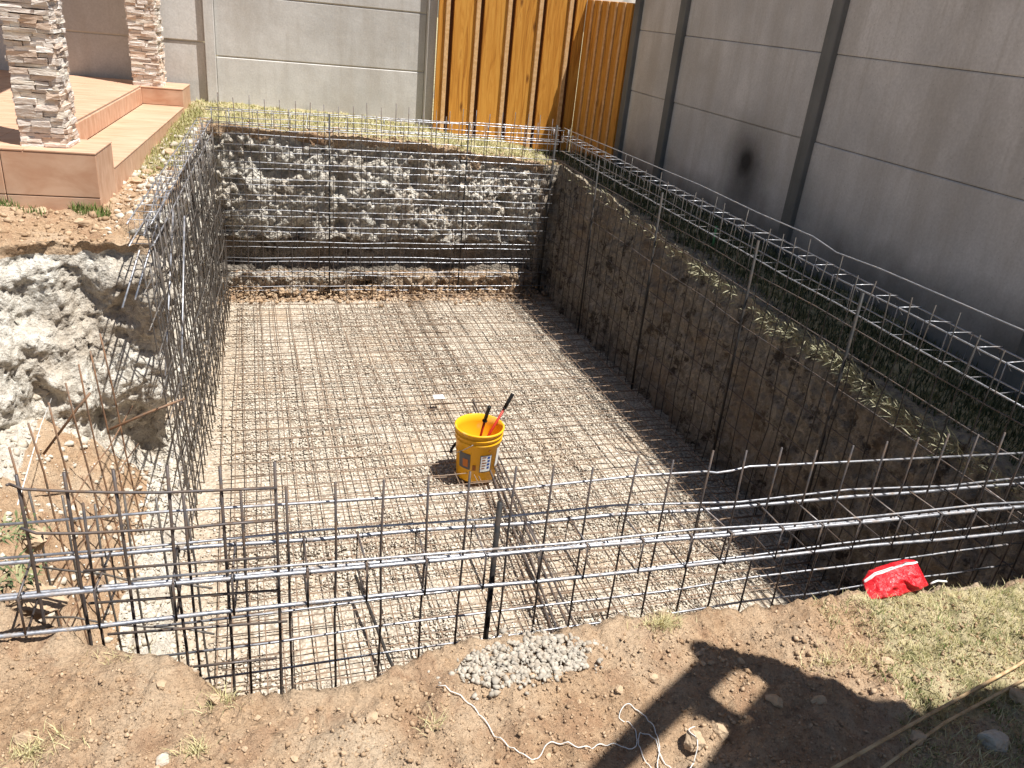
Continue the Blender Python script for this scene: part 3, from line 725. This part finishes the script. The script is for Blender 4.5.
# ------------------------------------------------------------------ boxes
def box(name, x0, x1, y0, y1, z0, z1, mat, parent=None, bev=.004, rot=0, piv=None):
    bm = bmesh.new(); bmesh.ops.create_cube(bm, size=1)
    for v in bm.verts: v.co = Vector(((x0 + x1) / 2 + v.co.x * (x1 - x0), (y0 + y1) / 2 + v.co.y * (y1 - y0), (z0 + z1) / 2 + v.co.z * (z1 - z0)))
    if bev: bmesh.ops.bevel(bm, geom=bm.edges[:], offset=bev, segments=1, affect='EDGES')
    if rot:
        c = Vector(piv); m = Matrix.Rotation(rot, 3, 'Z')
        for v in bm.verts: v.co = c + m @ (v.co - c)
    me = bpy.data.meshes.new(name); bm.to_mesh(me); bm.free(); return link(name, me, mat, parent, False)

# ------------------------------------------------------------------ concrete fences
TOP = 1.02
JOINT = plain('joint_mortar', (.10, .085, .07), .9); JOINTL = plain('light_mortar', (.5, .46, .38), .9)
CONC_DARK = concrete_mat('dark_post_concrete', (.12, .125, .12), (.21, .21, .20), (.10, .105, .095))  # side fence posts, a darker grey than the panels
sf = empty('concrete_fence', (3.5, 4, -1.4), 'tall grey concrete panel fence in shade along the right side', 'fence')
posts = [7.50, 6.61, 4.63, 2.62, .61, -1.4, -3.4]
for k, y in enumerate(posts):
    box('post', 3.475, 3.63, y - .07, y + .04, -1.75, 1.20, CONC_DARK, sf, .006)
for a, b in zip(posts, posts[1:]):
    zz = [1.18, .47, -.06, -.59, -1.75]
    box('joint_fill', 3.53, 3.55, b + .06, a - .06, -1.7, 1.15, JOINT, sf, 0)
    for z1, z0 in zip(zz, zz[1:]):
        o = random.uniform(-.003, .004)
        box('panel', 3.515 + o, 3.56, b + .054, a - .054, z0 + .0015, z1 - .0015, CONC_SIDE, sf, .006)
bf = empty('concrete_fence', (.5, 8.4, -1.1), 'sunlit grey concrete panel fence behind the far end of the pit', 'fence')
bx = [-6.5, -4.42, -2.38, -.285, 1.755]
for x in bx: box('post', x - .045, x + .045, 8.355, 8.52, -1.6, TOP - .05, CONC_BACK, bf, .006)
for i, (a, b) in enumerate(zip(bx, bx[1:])):
    off = 0 if i == 3 else .11
    zz = [TOP - .08, .41 + off, -.12 + off, -.65 + off, -1.6]
    box('joint_fill', a + .065, b - .065, 8.425, 8.45, -1.5, TOP - .1, JOINTL, bf, 0)
    for z1, z0 in zip(zz, zz[1:]):
        o = random.uniform(-.006, .006); box('panel', a + .044, b - .044, 8.415 + o, 8.46, z0 + .003, z1 - .003, CONC_BACK, bf, .008)

# ------------------------------------------------------------------ wooden gate
gt = empty('wooden_gate', (2.5, 8.3, -1.35), 'orange varnished pine board gate beside the grey fence at the back', 'gate')
E = [1.80, 1.895, 2.195, 2.51, 2.83, 3.145, 3.30]
gap = .055
GAPSHADE = plain('gap_shade_wood', (.12, .05, .02), .8)  # shade of the board gaps put into the backing colour
for i in range(len(E) - 1):
    a = E[i] + (gap if i else 0); b = E[i + 1]
    o = box('board', a, b, 8.29, 8.318, -1.42, .78, WOOD, gt, .002)
    if i < len(E) - 2:
        box('batten', b - .030, b + .010, 8.268, 8.2895, -1.42, .76, SAWN, gt, .002)
        box('backing_board', b - .03, b + gap + .03, 8.345, 8.365, -1.40, .74, GAPSHADE, gt, 0)
for z in (.18, .62): box('rail', 1.8, 3.3, 8.367, 8.40, z, z + .08, WOOD, gt, .003)
# side return of the timber towards the concrete fence
dv = Vector((3.50 - 3.30, 7.58 - 8.28, 0)); L = dv.length; dv.normalize(); ang = math.atan2(dv.y, dv.x)
rt_ = empty('wooden_fence', (3.4, 7.9, -1.3), 'narrow pine board fence joining the gate to the shaded concrete fence', 'fence')
k = 6
for i in range(k):
    a = L * i / k; b = L * (i + 1) / k - .03; base = Vector((3.30, 8.285, 0))
    x0 = base.x + a; x1 = base.x + b
    box('board', x0, x1, base.y, base.y + .026, -1.42, .16 + .0 * i, WOOD, rt_, .002, ang, base)
    if i: box('batten', x0 - .028, x0 - .001, base.y - .012, base.y + .022, -1.42, .155, SAWN, rt_, 0, ang, base)
box('backing_board', 3.30, 3.30 + L, 8.285 + .03, 8.285 + .045, -1.42, .15, WOOD, rt_, 0, ang, Vector((3.30, 8.285, 0)))
def patch_mat():
    t = NT('peeling_paint'); p = t.obj(); v = t.voro(p, 22, 'F1', 'Color'); s = t.n('ShaderNodeSeparateColor'); t.l(v, s.inputs[0])
    c = t.ramp(s.outputs[0], (0, (.78, .76, .74)), (.5, (.72, .66, .62)), (.66, (.55, .35, .3)), (.75, (.25, .32, .42)), (.85, (.8, .78, .76)), (1, (.2, .2, .2)))
    return t.done(t.mix(t.fr(t.noise(p, 9), .4, .55), c, (.74, .70, .66)), .7)
box('board', 3.62, 4.30, 9.0, 9.03, .075, 1.1, patch_mat(), None, .002)
o = bpy.context.scene.objects[[q.name for q in scene.objects if q.name.startswith('board') and q.parent is None][0]]
o.name = 'painted_board'; tag(o, 'white board with flaking coloured paint behind the top of the narrow pine fence', 'board')

# ------------------------------------------------------------------ porch
ANG = -math.radians(4.76)
pc = empty('tiled_porch', (-.77, 4.81, -1.16), 'terracotta tiled porch with a step down towards the pit', 'porch')
PV = Vector((-.77, 4.81, 0)); ZT, ZS, ZB = -.90, -1.045, -1.3
def pb(name, u0, u1, v0, v1, z0, z1, mat=TILE, bev=.003, parent=pc):   # u to the left is negative, v runs away from the camera
    return box(name, PV.x + u0, PV.x + u1, PV.y + v0, PV.y + v1, z0, z1, mat, parent, bev, ANG, PV)
pb('plinth_core', -3.6, -.012, .012, .38, ZB, ZT - .012, GROUT, 0)
pb('floor_core', -3.6, -.344, .38, 3.40, ZB, ZT - .012, GROUT, 0)
pb('step_core', -.345, -.012, .38, 3.10, ZB, ZS - .012, GROUT, 0)
pb('end_plinth_core', -.345, -.012, 3.10, 3.52, ZB, ZT - .012, GROUT, 0)
# tiles: front face of the plinth, in pieces with joints
u = 0.
while u > -3.5:
    w = .46; pb('front_tile', u - w + .004, u, 0, .012, ZB + .16, ZT - .013); pb('front_tile', u - w + .004, u, .001, .013, ZB, ZB + .156); u -= w
pb('corner_tile', -.012, .0, .0125, .375, ZB, ZT - .013)
v = .38
while v < 3.1:
    pb('step_face_tile', -.012, .0, v + .003, min(v + .45, 3.1), ZB, ZS - .013); v += .45
v = .38
while v < 3.1:
    pb('riser_tile', -.345, -.333, v + .003, min(v + .228, 3.1), ZS + .001, ZT - .013); v += .228
pb('end_face_tile', -.333, -.0005, 3.088, 3.10, ZS + .001, ZT - .013); pb('end_face_tile', -.012, 0.0, 3.101, 3.52, ZB, ZT - .013)
v = .38
while v < 3.08:
    pb('tread_tile', -.333, .002, v + .003, min(v + .9, 3.087), ZS - .012, ZS); v += .9
pb('plinth_top_tile', -.345, .002, -.002, .382, ZT - .012, ZT); pb('plinth_top_tile', -.345, .002, 3.086, 3.52, ZT - .012, ZT)
u = -.348; i = 0
while u > -3.2:
    v = -.002 - (.3 * (i % 2)); 
    while v < 3.4:
        a = max(v, -.002); b = min(v + .897, 3.5); pb('floor_tile', u - .197, u, a, b, ZT - .012, ZT); v += .9
    u -= .2; i += 1
def column(label, u0, u1, v0, v1, z0, z1, seed):
    rr = random.Random(seed); t = empty('stone_column', (PV.x + (u0 + u1) / 2, PV.y + (v0 + v1) / 2, z0), label, 'column', 'stone clad porch columns')
    pb('core', u0 + .03, u1 - .03, v0 + .03, v1 - .03, z0, z1, GROUT, 0, t)
    V, F = [], []; m = Matrix.Rotation(ANG, 3, 'Z')
    def addbox(a0, a1, b0, b1, c0, c1):
        k = len(V)
        for (x, y, z) in [(a0, b0, c0), (a1, b0, c0), (a1, b1, c0), (a0, b1, c0), (a0, b0, c1), (a1, b0, c1), (a1, b1, c1), (a0, b1, c1)]:
            p = Vector((PV.x + x + rr.uniform(-.004, .004), PV.y + y + rr.uniform(-.004, .004), z + rr.uniform(-.004, .004))); V.append(PV + m @ (p - PV))
        F.extend([(k, k + 3, k + 2, k + 1), (k + 4, k + 5, k + 6, k + 7), (k, k + 1, k + 5, k + 4), (k + 1, k + 2, k + 6, k + 5), (k + 2, k + 3, k + 7, k + 6), (k + 3, k, k + 4, k + 7)])
    z = z0
    while z < z1:
        h = rr.uniform(.016, .034)
        for face in range(4):
            a0, a1 = (u0, u1) if face % 2 == 0 else (v0, v1); q = a0
            while q < a1 - .01:
                l = min(rr.uniform(.06, .16), a1 - q); pr = rr.uniform(-.006, .014); hh = h * rr.uniform(.85, 1.0)
                if face == 0: addbox(q, q + l - .002, v0 - pr, v0 + .032, z, z + hh)
                elif face == 2: addbox(q, q + l - .002, v1 - .032, v1 + pr, z, z + hh)
                elif face == 1: addbox(u1 - .032, u1 + pr, q, q + l - .002, z, z + hh)
                else: addbox(u0 - pr, u0 + .032, q, q + l - .002, z, z + hh)
                q += l
        z += h
    mesh('stone_cladding', V, F, VENEER, t, False)
column('nearer column clad in stacked pale stone on the porch plinth', -.375, -.155, .085, .30, ZT + .001, 1.60, 3)
column('farther column clad in stacked stone at the back of the porch', -.40, -.18, 3.13, 3.38, ZT + .001, 1.60, 5)
pr_ = empty('porch_roof', (-2.2, 6.5, 1.3), 'flat porch roof carried by the two stone columns', 'roof')
box('roof_slab', -4.5, -.90, 4.2, 7.9, 1.605, 1.74, CONC_BACK, pr_, .01); box('lintel', -1.22, -.90, 7.902, 8.3, 1.605, 1.70, CONC_BACK, pr_, .005); box('fascia', -4.5, -.88, 4.17, 4.197, 1.57, 1.76, WOOD, pr_, .003)

# ------------------------------------------------------------------ bucket and bolt cutter
YEL = (lambda t: t.done(t.mix(t.fr(t.noise(t.obj(), 9, 6), .55, .68, 0, .55), (.86, .43, .015), (.66, .46, .18)), .4))(NT('yellow_plastic'))
LBL_G = plain('grey_label', (.13, .13, .14), .5); LBL_W = plain('white_label', (.78, .78, .76), .5); LBL_B = plain('blue_print', (.03, .08, .3), .5)
LBL_BR = plain('brown_print', (.30, .10, .02), .5); BLACK = plain('black_rubber', (.015, .015, .015), .5); REDP = plain('red_paint', (.42, .03, .015), .4); LBL_O = plain('orange_print', (.6, .18, .03), .5)
BX, BY, BZ = 1.18, 3.80, FLOOR + .035
bk = empty('bucket', (BX, BY, BZ), 'yellow plastic bucket standing on the floor rebar with red tool handles in it', 'bucket')
def lathe(name, prof, mat, parent, c, seg=56):
    V, F = [], []
    for r, z in prof:
        for s in range(seg): t = 6.28318 * s / seg; V.append((c[0] + r * math.cos(t), c[1] + r * math.sin(t), c[2] + z))
    for i in range(len(prof) - 1):
        for s in range(seg): F.append((i * seg + s, i * seg + (s + 1) % seg, (i + 1) * seg + (s + 1) % seg, (i + 1) * seg + s))
    return mesh(name, V, F, mat, parent)
HB = .315
def br(z): return .112 + (.133 - .112) * z / HB
lathe('shell', [(0.001, .006), (.103, .006), (.107, .0), (.112, .003), (br(.24), .24), (br(.24) + .006, .243), (br(.24) + .006, .249), (br(.25) + .001, .253), (br(.27) + .001, .27), (br(.27) + .007, .273), (br(.27) + .007, .279), (br(.285), .283), (br(.30) + .001, .30), (br(.30) + .008, .303), (br(.31) + .009, .313), (br(.31) + .004, .317), (br(.31) - .002, .315), (br(.27) - .004, .27), (.108, .012), (.001, .011)], YEL, bk, (BX, BY, BZ))
def sticker(name, th0, th1, z0, z1, mat, lift=.0015):
    V, F = [], []; n = 10
    for q in range(2):
        for i in range(n + 1):
            t = math.radians(th0 + (th1 - th0) * i / n)
            for z in (z0, z1): r = br(z) + lift - q * .0013; V.append((BX + r * math.cos(t), BY + r * math.sin(t), BZ + z))
    for i in range(n): k = 2 * i; F.append((k, k + 2, k + 3, k + 1)); b = 2 * (n + 1); F.append((b + k + 1, b + k + 3, b + k + 2, b + k))
    return mesh(name, V, F, mat, bk)
sticker('grey_label', 200, 236, .085, .185, LBL_G); sticker('label_picture', 214, 230, .10, .15, LBL_O, .0026)
sticker('white_label', 264, 292, .08, .18, LBL_W, .0022); sticker('label_border', 262, 294, .074, .186, LBL_G, .001)
for i in range(4): sticker('label_print', 282 - (i % 2), 289, .098 + .022 * i, .112 + .022 * i, LBL_B, .0032)
for i in range(5): sticker('label_print', 267, 276 + (i % 3) * 2, .10 + .018 * i, .106 + .018 * i, LBL_BR, .0032)
sticker('brown_print', 243, 252, .085, .12, LBL_BR); sticker('brown_print', 283, 288, .205, .216, LBL_BR); sticker('side_label', 312, 332, .09, .21, LBL_W)
ha = []
for i in range(25):
    t = math.pi * i / 24; a = math.radians(152) ; cx = .142 * math.cos(t); sag = math.sin(t)
    d1 = Vector((math.cos(math.radians(292)), math.sin(math.radians(292)), 0)); d2 = Vector((math.cos(a), math.sin(a), 0))
    d1 = Vector((math.cos(math.radians(62)), math.sin(math.radians(62)), 0))
    p = Vector((BX, BY, BZ + .26)) + d1 * cx + d2 * (.150 * sag) + Vector((0, 0, -.13 * sag)); ha.append(p)
hd = tube('bail_handle', ha, .0022, BRIGHT, bk, 6); tube('grip', ha[9:16], .009, BLACK, hd, 8)
bc = empty('bolt_cutter', (1.2, 3.83, BZ + .02), 'bolt cutter with red arms and black grips standing in the yellow bucket', 'bolt cutter')
piv = Vector((1.165, 3.80, BZ + .09))
for a, b in (((1.195, 3.70, -1.955), (1.185, 3.73, -2.055)), ((1.385, 3.88, -1.975), (1.34, 3.865, -2.055))):
    a, b = Vector(a), Vector(b); arm = tube('arm', [b, b.lerp(piv, .5), piv + (b - piv) * .1], .0075, REDP, bc, 8)
    V, F = [], []; tube('grip', [a, a.lerp(b, .04), a.lerp(b, .5), b], 0.0105, BLACK, arm, 10); tube('grip_collar', [b, b + (b - a) * .04], .015, BLACK, arm, 10)
tube('jaw', [piv + Vector((0, 0, .03)), piv, piv + Vector((-.01, .005, -.06))], .016, BLACKST, bc, 8)

# ------------------------------------------------------------------ red bag
def bag():
    t = NT('red_plastic'); c = t.mix(t.fr(t.noise(t.obj(), 25), .45, .6, 0, .35), (.62, .012, .02), (.72, .08, .08))
    m = t.done(c, .32, t.bump(t.noise(t.obj(), 45, 4, .6, 1.2), .7, .01))
    e = empty('plastic_bag', (1.745, 1.42, -1.41), 'crumpled red plastic bag with a white edge at the near rim of the pit', 'bag')
    # the outline of the bag lying slumped against the rim, as a folded sheet with two skins
    low = [(-.115, .000), (-.06, .0), (0, .004), (.06, .012), (.105, .022)]
    top = [(-.095, .018), (-.065, .044), (-.01, .062), (.05, .072), (.090, .070)]
    nu, nv = 64, 34; V, F = [], []
    def at(L, u):
        k = u * (len(L) - 1); i = min(int(k), len(L) - 2); f = k - i
        return L[i][0] * (1 - f) + L[i + 1][0] * f, L[i][1] * (1 - f) + L[i + 1][1] * f
    def P(u, v, side):
        x0, z0 = at(low, u); x1, z1 = at(top, u); x = x0 + (x1 - x0) * v; z = z0 + (z1 - z0) * v
        q = Vector((x * 14, z * 20, side * 5))
        puff = math.sin(math.pi * min(1, max(0, u))) ** .5 * math.sin(math.pi * min(1, max(0, v))) ** .5
        fold = .022 * (1 - 2 * abs(noise.noise(q))) + .012 * (1 - 2 * abs(noise.noise(q * 2.3))) + .005 * noise.noise(q * 6)
        return Vector((1.752 + x * .93, 1.405 + v * .055 + side * (.004 + puff * (.018 + .7 * fold)) , -1.425 + z * .92 + .006 * noise.noise(q * .9) * v))
    for side in (-1, 1):
        b = len(V)
        for j in range(nv + 1):
            for i in range(nu + 1): V.append(P(i / nu, j / nv, side))
        for j in range(nv):
            for i in range(nu):
                k = b + j * (nu + 1) + i; q = (k, k + 1, k + nu + 2, k + nu + 1); F.append(q if side < 0 else q[::-1])
    B = (nu + 1) * (nv + 1)
    for i in range(nu):
        F.append((i + 1, i, B + i, B + i + 1)); k = nv * (nu + 1) + i; F.append((k, k + 1, B + k + 1, B + k))
    for j in range(nv):
        k = j * (nu + 1); F.append((k, k + nu + 1, B + k + nu + 1, B + k)); k += nu; F.append((k + nu + 1, k, B + k, B + k + nu + 1))
    mesh('bag_body', V, F, m, e)
    V, F = [], []
    for i in range(nu + 1):
        u = i / nu
        for v, o in ((.99, 0), (1.01, .002), (1.06 - .10 * u, 0)):
            p = P(min(1, u), min(v, 1), -1); p.z += max(0, v - 1) * .11; p.y -= .003 - o; p.x -= max(0, v - 1) * .05; V.append(p)
    for i in range(nu):
        for k in range(2): q = 3 * i + k; F.append((q, q + 3, q + 4, q + 1))
    o = mesh('white_hem', V, F, LBL_W, e); md = o.modifiers.new('thick', 'SOLIDIFY'); md.thickness = .002
    tube('white_scrap', [(1.86, 1.405, -1.405), (1.87, 1.405, -1.400), (1.89, 1.41, -1.402), (1.92, 1.405, -1.405)], .003, LBL_W, e, 6)
bag()

# ------------------------------------------------------------------ small things
STR = plain('white_string', (.75, .73, .68), .8)
sp = [(.36, 1.30), (.41, 1.25), (.44, 1.21), (.46, 1.155), (.485, 1.115), (.51, 1.085), (.535, 1.095), (.56, 1.113), (.59, 1.108), (.63, 1.09), (.67, 1.095), (.71, 1.095), (.755, 1.08), (.775, 1.12), (.775, 1.15), (.755, 1.165), (.775, 1.18), (.80, 1.165), (.82, 1.125), (.81, 1.07), (.785, 1.03), (.775, 1.0), (.765, 1.04), (.765, 1.08), (.785, 1.115), (.805, 1.10), (.805, 1.04), (.83, 1.0), (.86, 1.01), (.88, 1.04), (.875, 1.07), (.90, 1.08)]
def cr(P, k=6):
    o = []
    for i in range(len(P) - 1):
        p = [Vector(P[max(0, min(len(P) - 1, i + q))]) for q in (-1, 0, 1, 2)]
        for s in range(k):
            t = s / k; o.append(.5 * ((2 * p[1]) + (p[2] - p[0]) * t + (2 * p[0] - 5 * p[1] + 4 * p[2] - p[3]) * t * t + (3 * p[1] - p[0] - 3 * p[2] + p[3]) * t ** 3))
    return o
S3 = cr([(x, y, 0) for x, y in sp]); tag(tube('string', [(p.x, p.y, ground_z(p.x, p.y) + .005 + (.03 if p.x > .84 and p.y > 1.02 else 0)) for p in S3], .0012, STR, None, 5), 'loose white string curling over the soil into the shadow', 'string')
tag(tube('string', [(-.66, 2.2, -1.40), (-.80, 3.1, -1.62), (-.87, 3.6, -1.75)], .0018, STR, None, 5), 'taut white guide string over the left soil bank', 'string')
POLE = (lambda t: t.done(t.mix(t.fr(t.noise(t.scl(t.geo(), (4, 4, 4)), 8, 5), .4, .6), (.42, .27, .14), (.58, .42, .24)), .7))(NT('pale_stick'))
def gz(x, y, d=.02): return ground_z(x, y, False) + d
tag(tube('wooden_pole', [(2.25, 1.20, gz(2.25, 1.2, .04)), (1.86, 1.09, gz(1.86, 1.09, .025)), (1.45, .985, gz(1.45, .985)), (1.05, .89, gz(1.05, .89))], .0042, POLE, None, 8), 'long thin tan pole on the grass, farther of the two', 'pole')
tag(tube('wooden_pole', [(2.2, 1.14, gz(2.2, 1.14, .04)), (1.82, 1.045, gz(1.82, 1.045, .02)), (1.49, .965, gz(1.49, .965)), (1.15, .86, gz(1.15, .86))], .0038, POLE, None, 8), 'long thin tan pole on the grass, nearer of the two', 'pole')
box('paper_scrap', 1.11, 1.18, 4.63, 4.69, FLOOR + .10, FLOOR + .102, LBL_W, None, 0); tag(scene.objects['paper_scrap'], 'small white scrap lying on the floor mats behind the bucket', 'paper')
GP = plain('green_plastic', (.12, .35, .14), .5)
tag(tube('plastic_strip', [(3.02, 4.72, -1.34), (3.03, 4.74, -1.2)], .008, GP, None, 5), 'thin green plastic strip upright in the dark grass by the side fence', 'strip')

# weeds on the left edge
WEED = grass_mat('weed_leaf', (.05, .08, .03), (.12, .15, .06), (.36, .34, .18))
for k, (x, y, z) in enumerate([(-.66, 2.12, -1.44), (-.60, 1.86, -1.40)]):
    V, F = [], []
    for _ in range(70):
        a = random.uniform(0, 6.28); L = random.uniform(.02, .07); e = random.uniform(.1, 1.1); d = Vector((math.cos(a) * math.cos(e), math.sin(a) * math.cos(e), math.sin(e))); s = Vector((-math.sin(a), math.cos(a), 0)) * .004
        q = len(V); b = Vector((x, y, z)) + Vector((random.gauss(0, .03), random.gauss(0, .03), 0)); V += [b, b + d * L * .5 + s, b + d * L + Vector((0, 0, -.02)), b + d * L * .5 - s]; F.append((q, q + 1, q + 2, q + 3))
    tag(mesh('weed', V, F, WEED, None, False), ['leafy green weed at the left edge, upper of two', 'leafy green weed beside the left end of the beam cage'][k], 'weed')

# ------------------------------------------------------------------ unseen shadow caster, made up; outline lifted from its shadow on the near bank
SUN = Vector((-.31, .25, -1.))
PT = (lambda t: t.done(t.mix(t.fr(t.noise(t.scl(t.geo(), (3, 3, 3)), 6, 5), .4, .6), (.25, .16, .09), (.36, .25, .15)), .7))(NT('weathered_timber'))
pg = empty('shadow_caster', (2.0, .2, -1.4), 'unseen timber shadow caster added beside the near bank for the beam shadow', 'shadow caster')
def lift(p, z): k = (z + 1.42); return (p[0] - SUN.x * k, p[1] - SUN.y * k, z)
def slab(name, poly, z, th, mat=PT):
    V = [lift(p, z) for p in poly]; n = len(V); V = V + [(x, y, zz + th) for x, y, zz in V]
    F = [tuple(range(n))[::-1], tuple(range(n, 2 * n))] + [(i, (i + 1) % n, n + (i + 1) % n, n + i) for i in range(n)]
    return mesh(name, V, F, mat, pg, False)
Z = .75
slab('caster_strip', [(.50, .90), (.64, .98), (.79, 1.065), (.915, 1.135), (1.00, 1.175), (1.11, 1.235), (1.10, 1.30), (1.085, 1.345), (1.04, 1.33), (1.04, 1.28), (.84, 1.165), (.63, 1.03), (.40, .87)], Z, .04)
slab('beam', [(1.085, 1.345), (1.23, 1.25), (1.30, 1.17), (1.37, 1.09), (1.45, 1.01), (1.30, .98), (1.17, 1.165), (1.11, 1.235)], Z + .0, .04)  # piece of the added caster, shaped from the shadow outline
slab('caster_brace', [(.93, 1.125), (1.00, 1.085), (1.05, 1.095), (1.09, 1.05), (1.30, .98), (1.17, 1.172), (1.05, 1.10), (1.0, 1.175)], Z + .002, .03)
slab('caster_panel', [(.88, .985), (.98, 1.05), (1.03, 1.09), (1.30, 1.00), (1.45, 1.01), (1.49, 1.01), (1.51, 1.055), (1.545, 1.05), (1.56, 1.02), (1.62, 1.025), (1.65, 1.05), (1.70, 1.05), (1.82, 1.035), (2.5, .98), (2.8, .3), (2.0, -.3), (.8, .2), (.75, .90)], Z + .045, .03)
for (x, y) in ((1.35, .55), (2.75, .1), (1.5, -.6)):
    pass
for (x, y) in ((3.2, -.1), (2.3, -.85)): box('post', x - .05, x + .05, y - .05, y + .05, -1.5, Z + .04, PT, pg, .004)  # unseen posts added under the shadow caster

# ------------------------------------------------------------------ light
w = bpy.data.worlds.new('World'); scene.world = w; w.use_nodes = True; nt = w.node_tree
sky = nt.nodes.new('ShaderNodeTexSky'); sky.sky_type = 'NISHITA'; sky.sun_disc = False
sd = -SUN.normalized(); el = math.asin(sd.z); az = math.atan2(sd.x, sd.y)
sky.sun_elevation = el; sky.sun_rotation = az; sky.air_density = 1.; sky.dust_density = .6
nt.links.new(sky.outputs[0], nt.nodes['Background'].inputs['Color']); nt.nodes['Background'].inputs['Strength'].default_value = .05
sl = bpy.data.lights.new('sun', 'SUN'); sl.energy = 5.0; sl.angle = math.radians(.53); sl.color = (1, .97, .925)
so = bpy.data.objects.new('sun', sl); COL.objects.link(so); so.rotation_euler = (-SUN).to_track_quat('Z', 'Y').to_euler(); so.location = (2, -2, 8)

scene.render.engine = 'CYCLES'
scene.view_settings.view_transform = 'Standard'; scene.view_settings.look = 'None'; scene.view_settings.gamma = 1; scene.view_settings.exposure = 0.68
scene.render.resolution_x = 1024; scene.render.resolution_y = 768
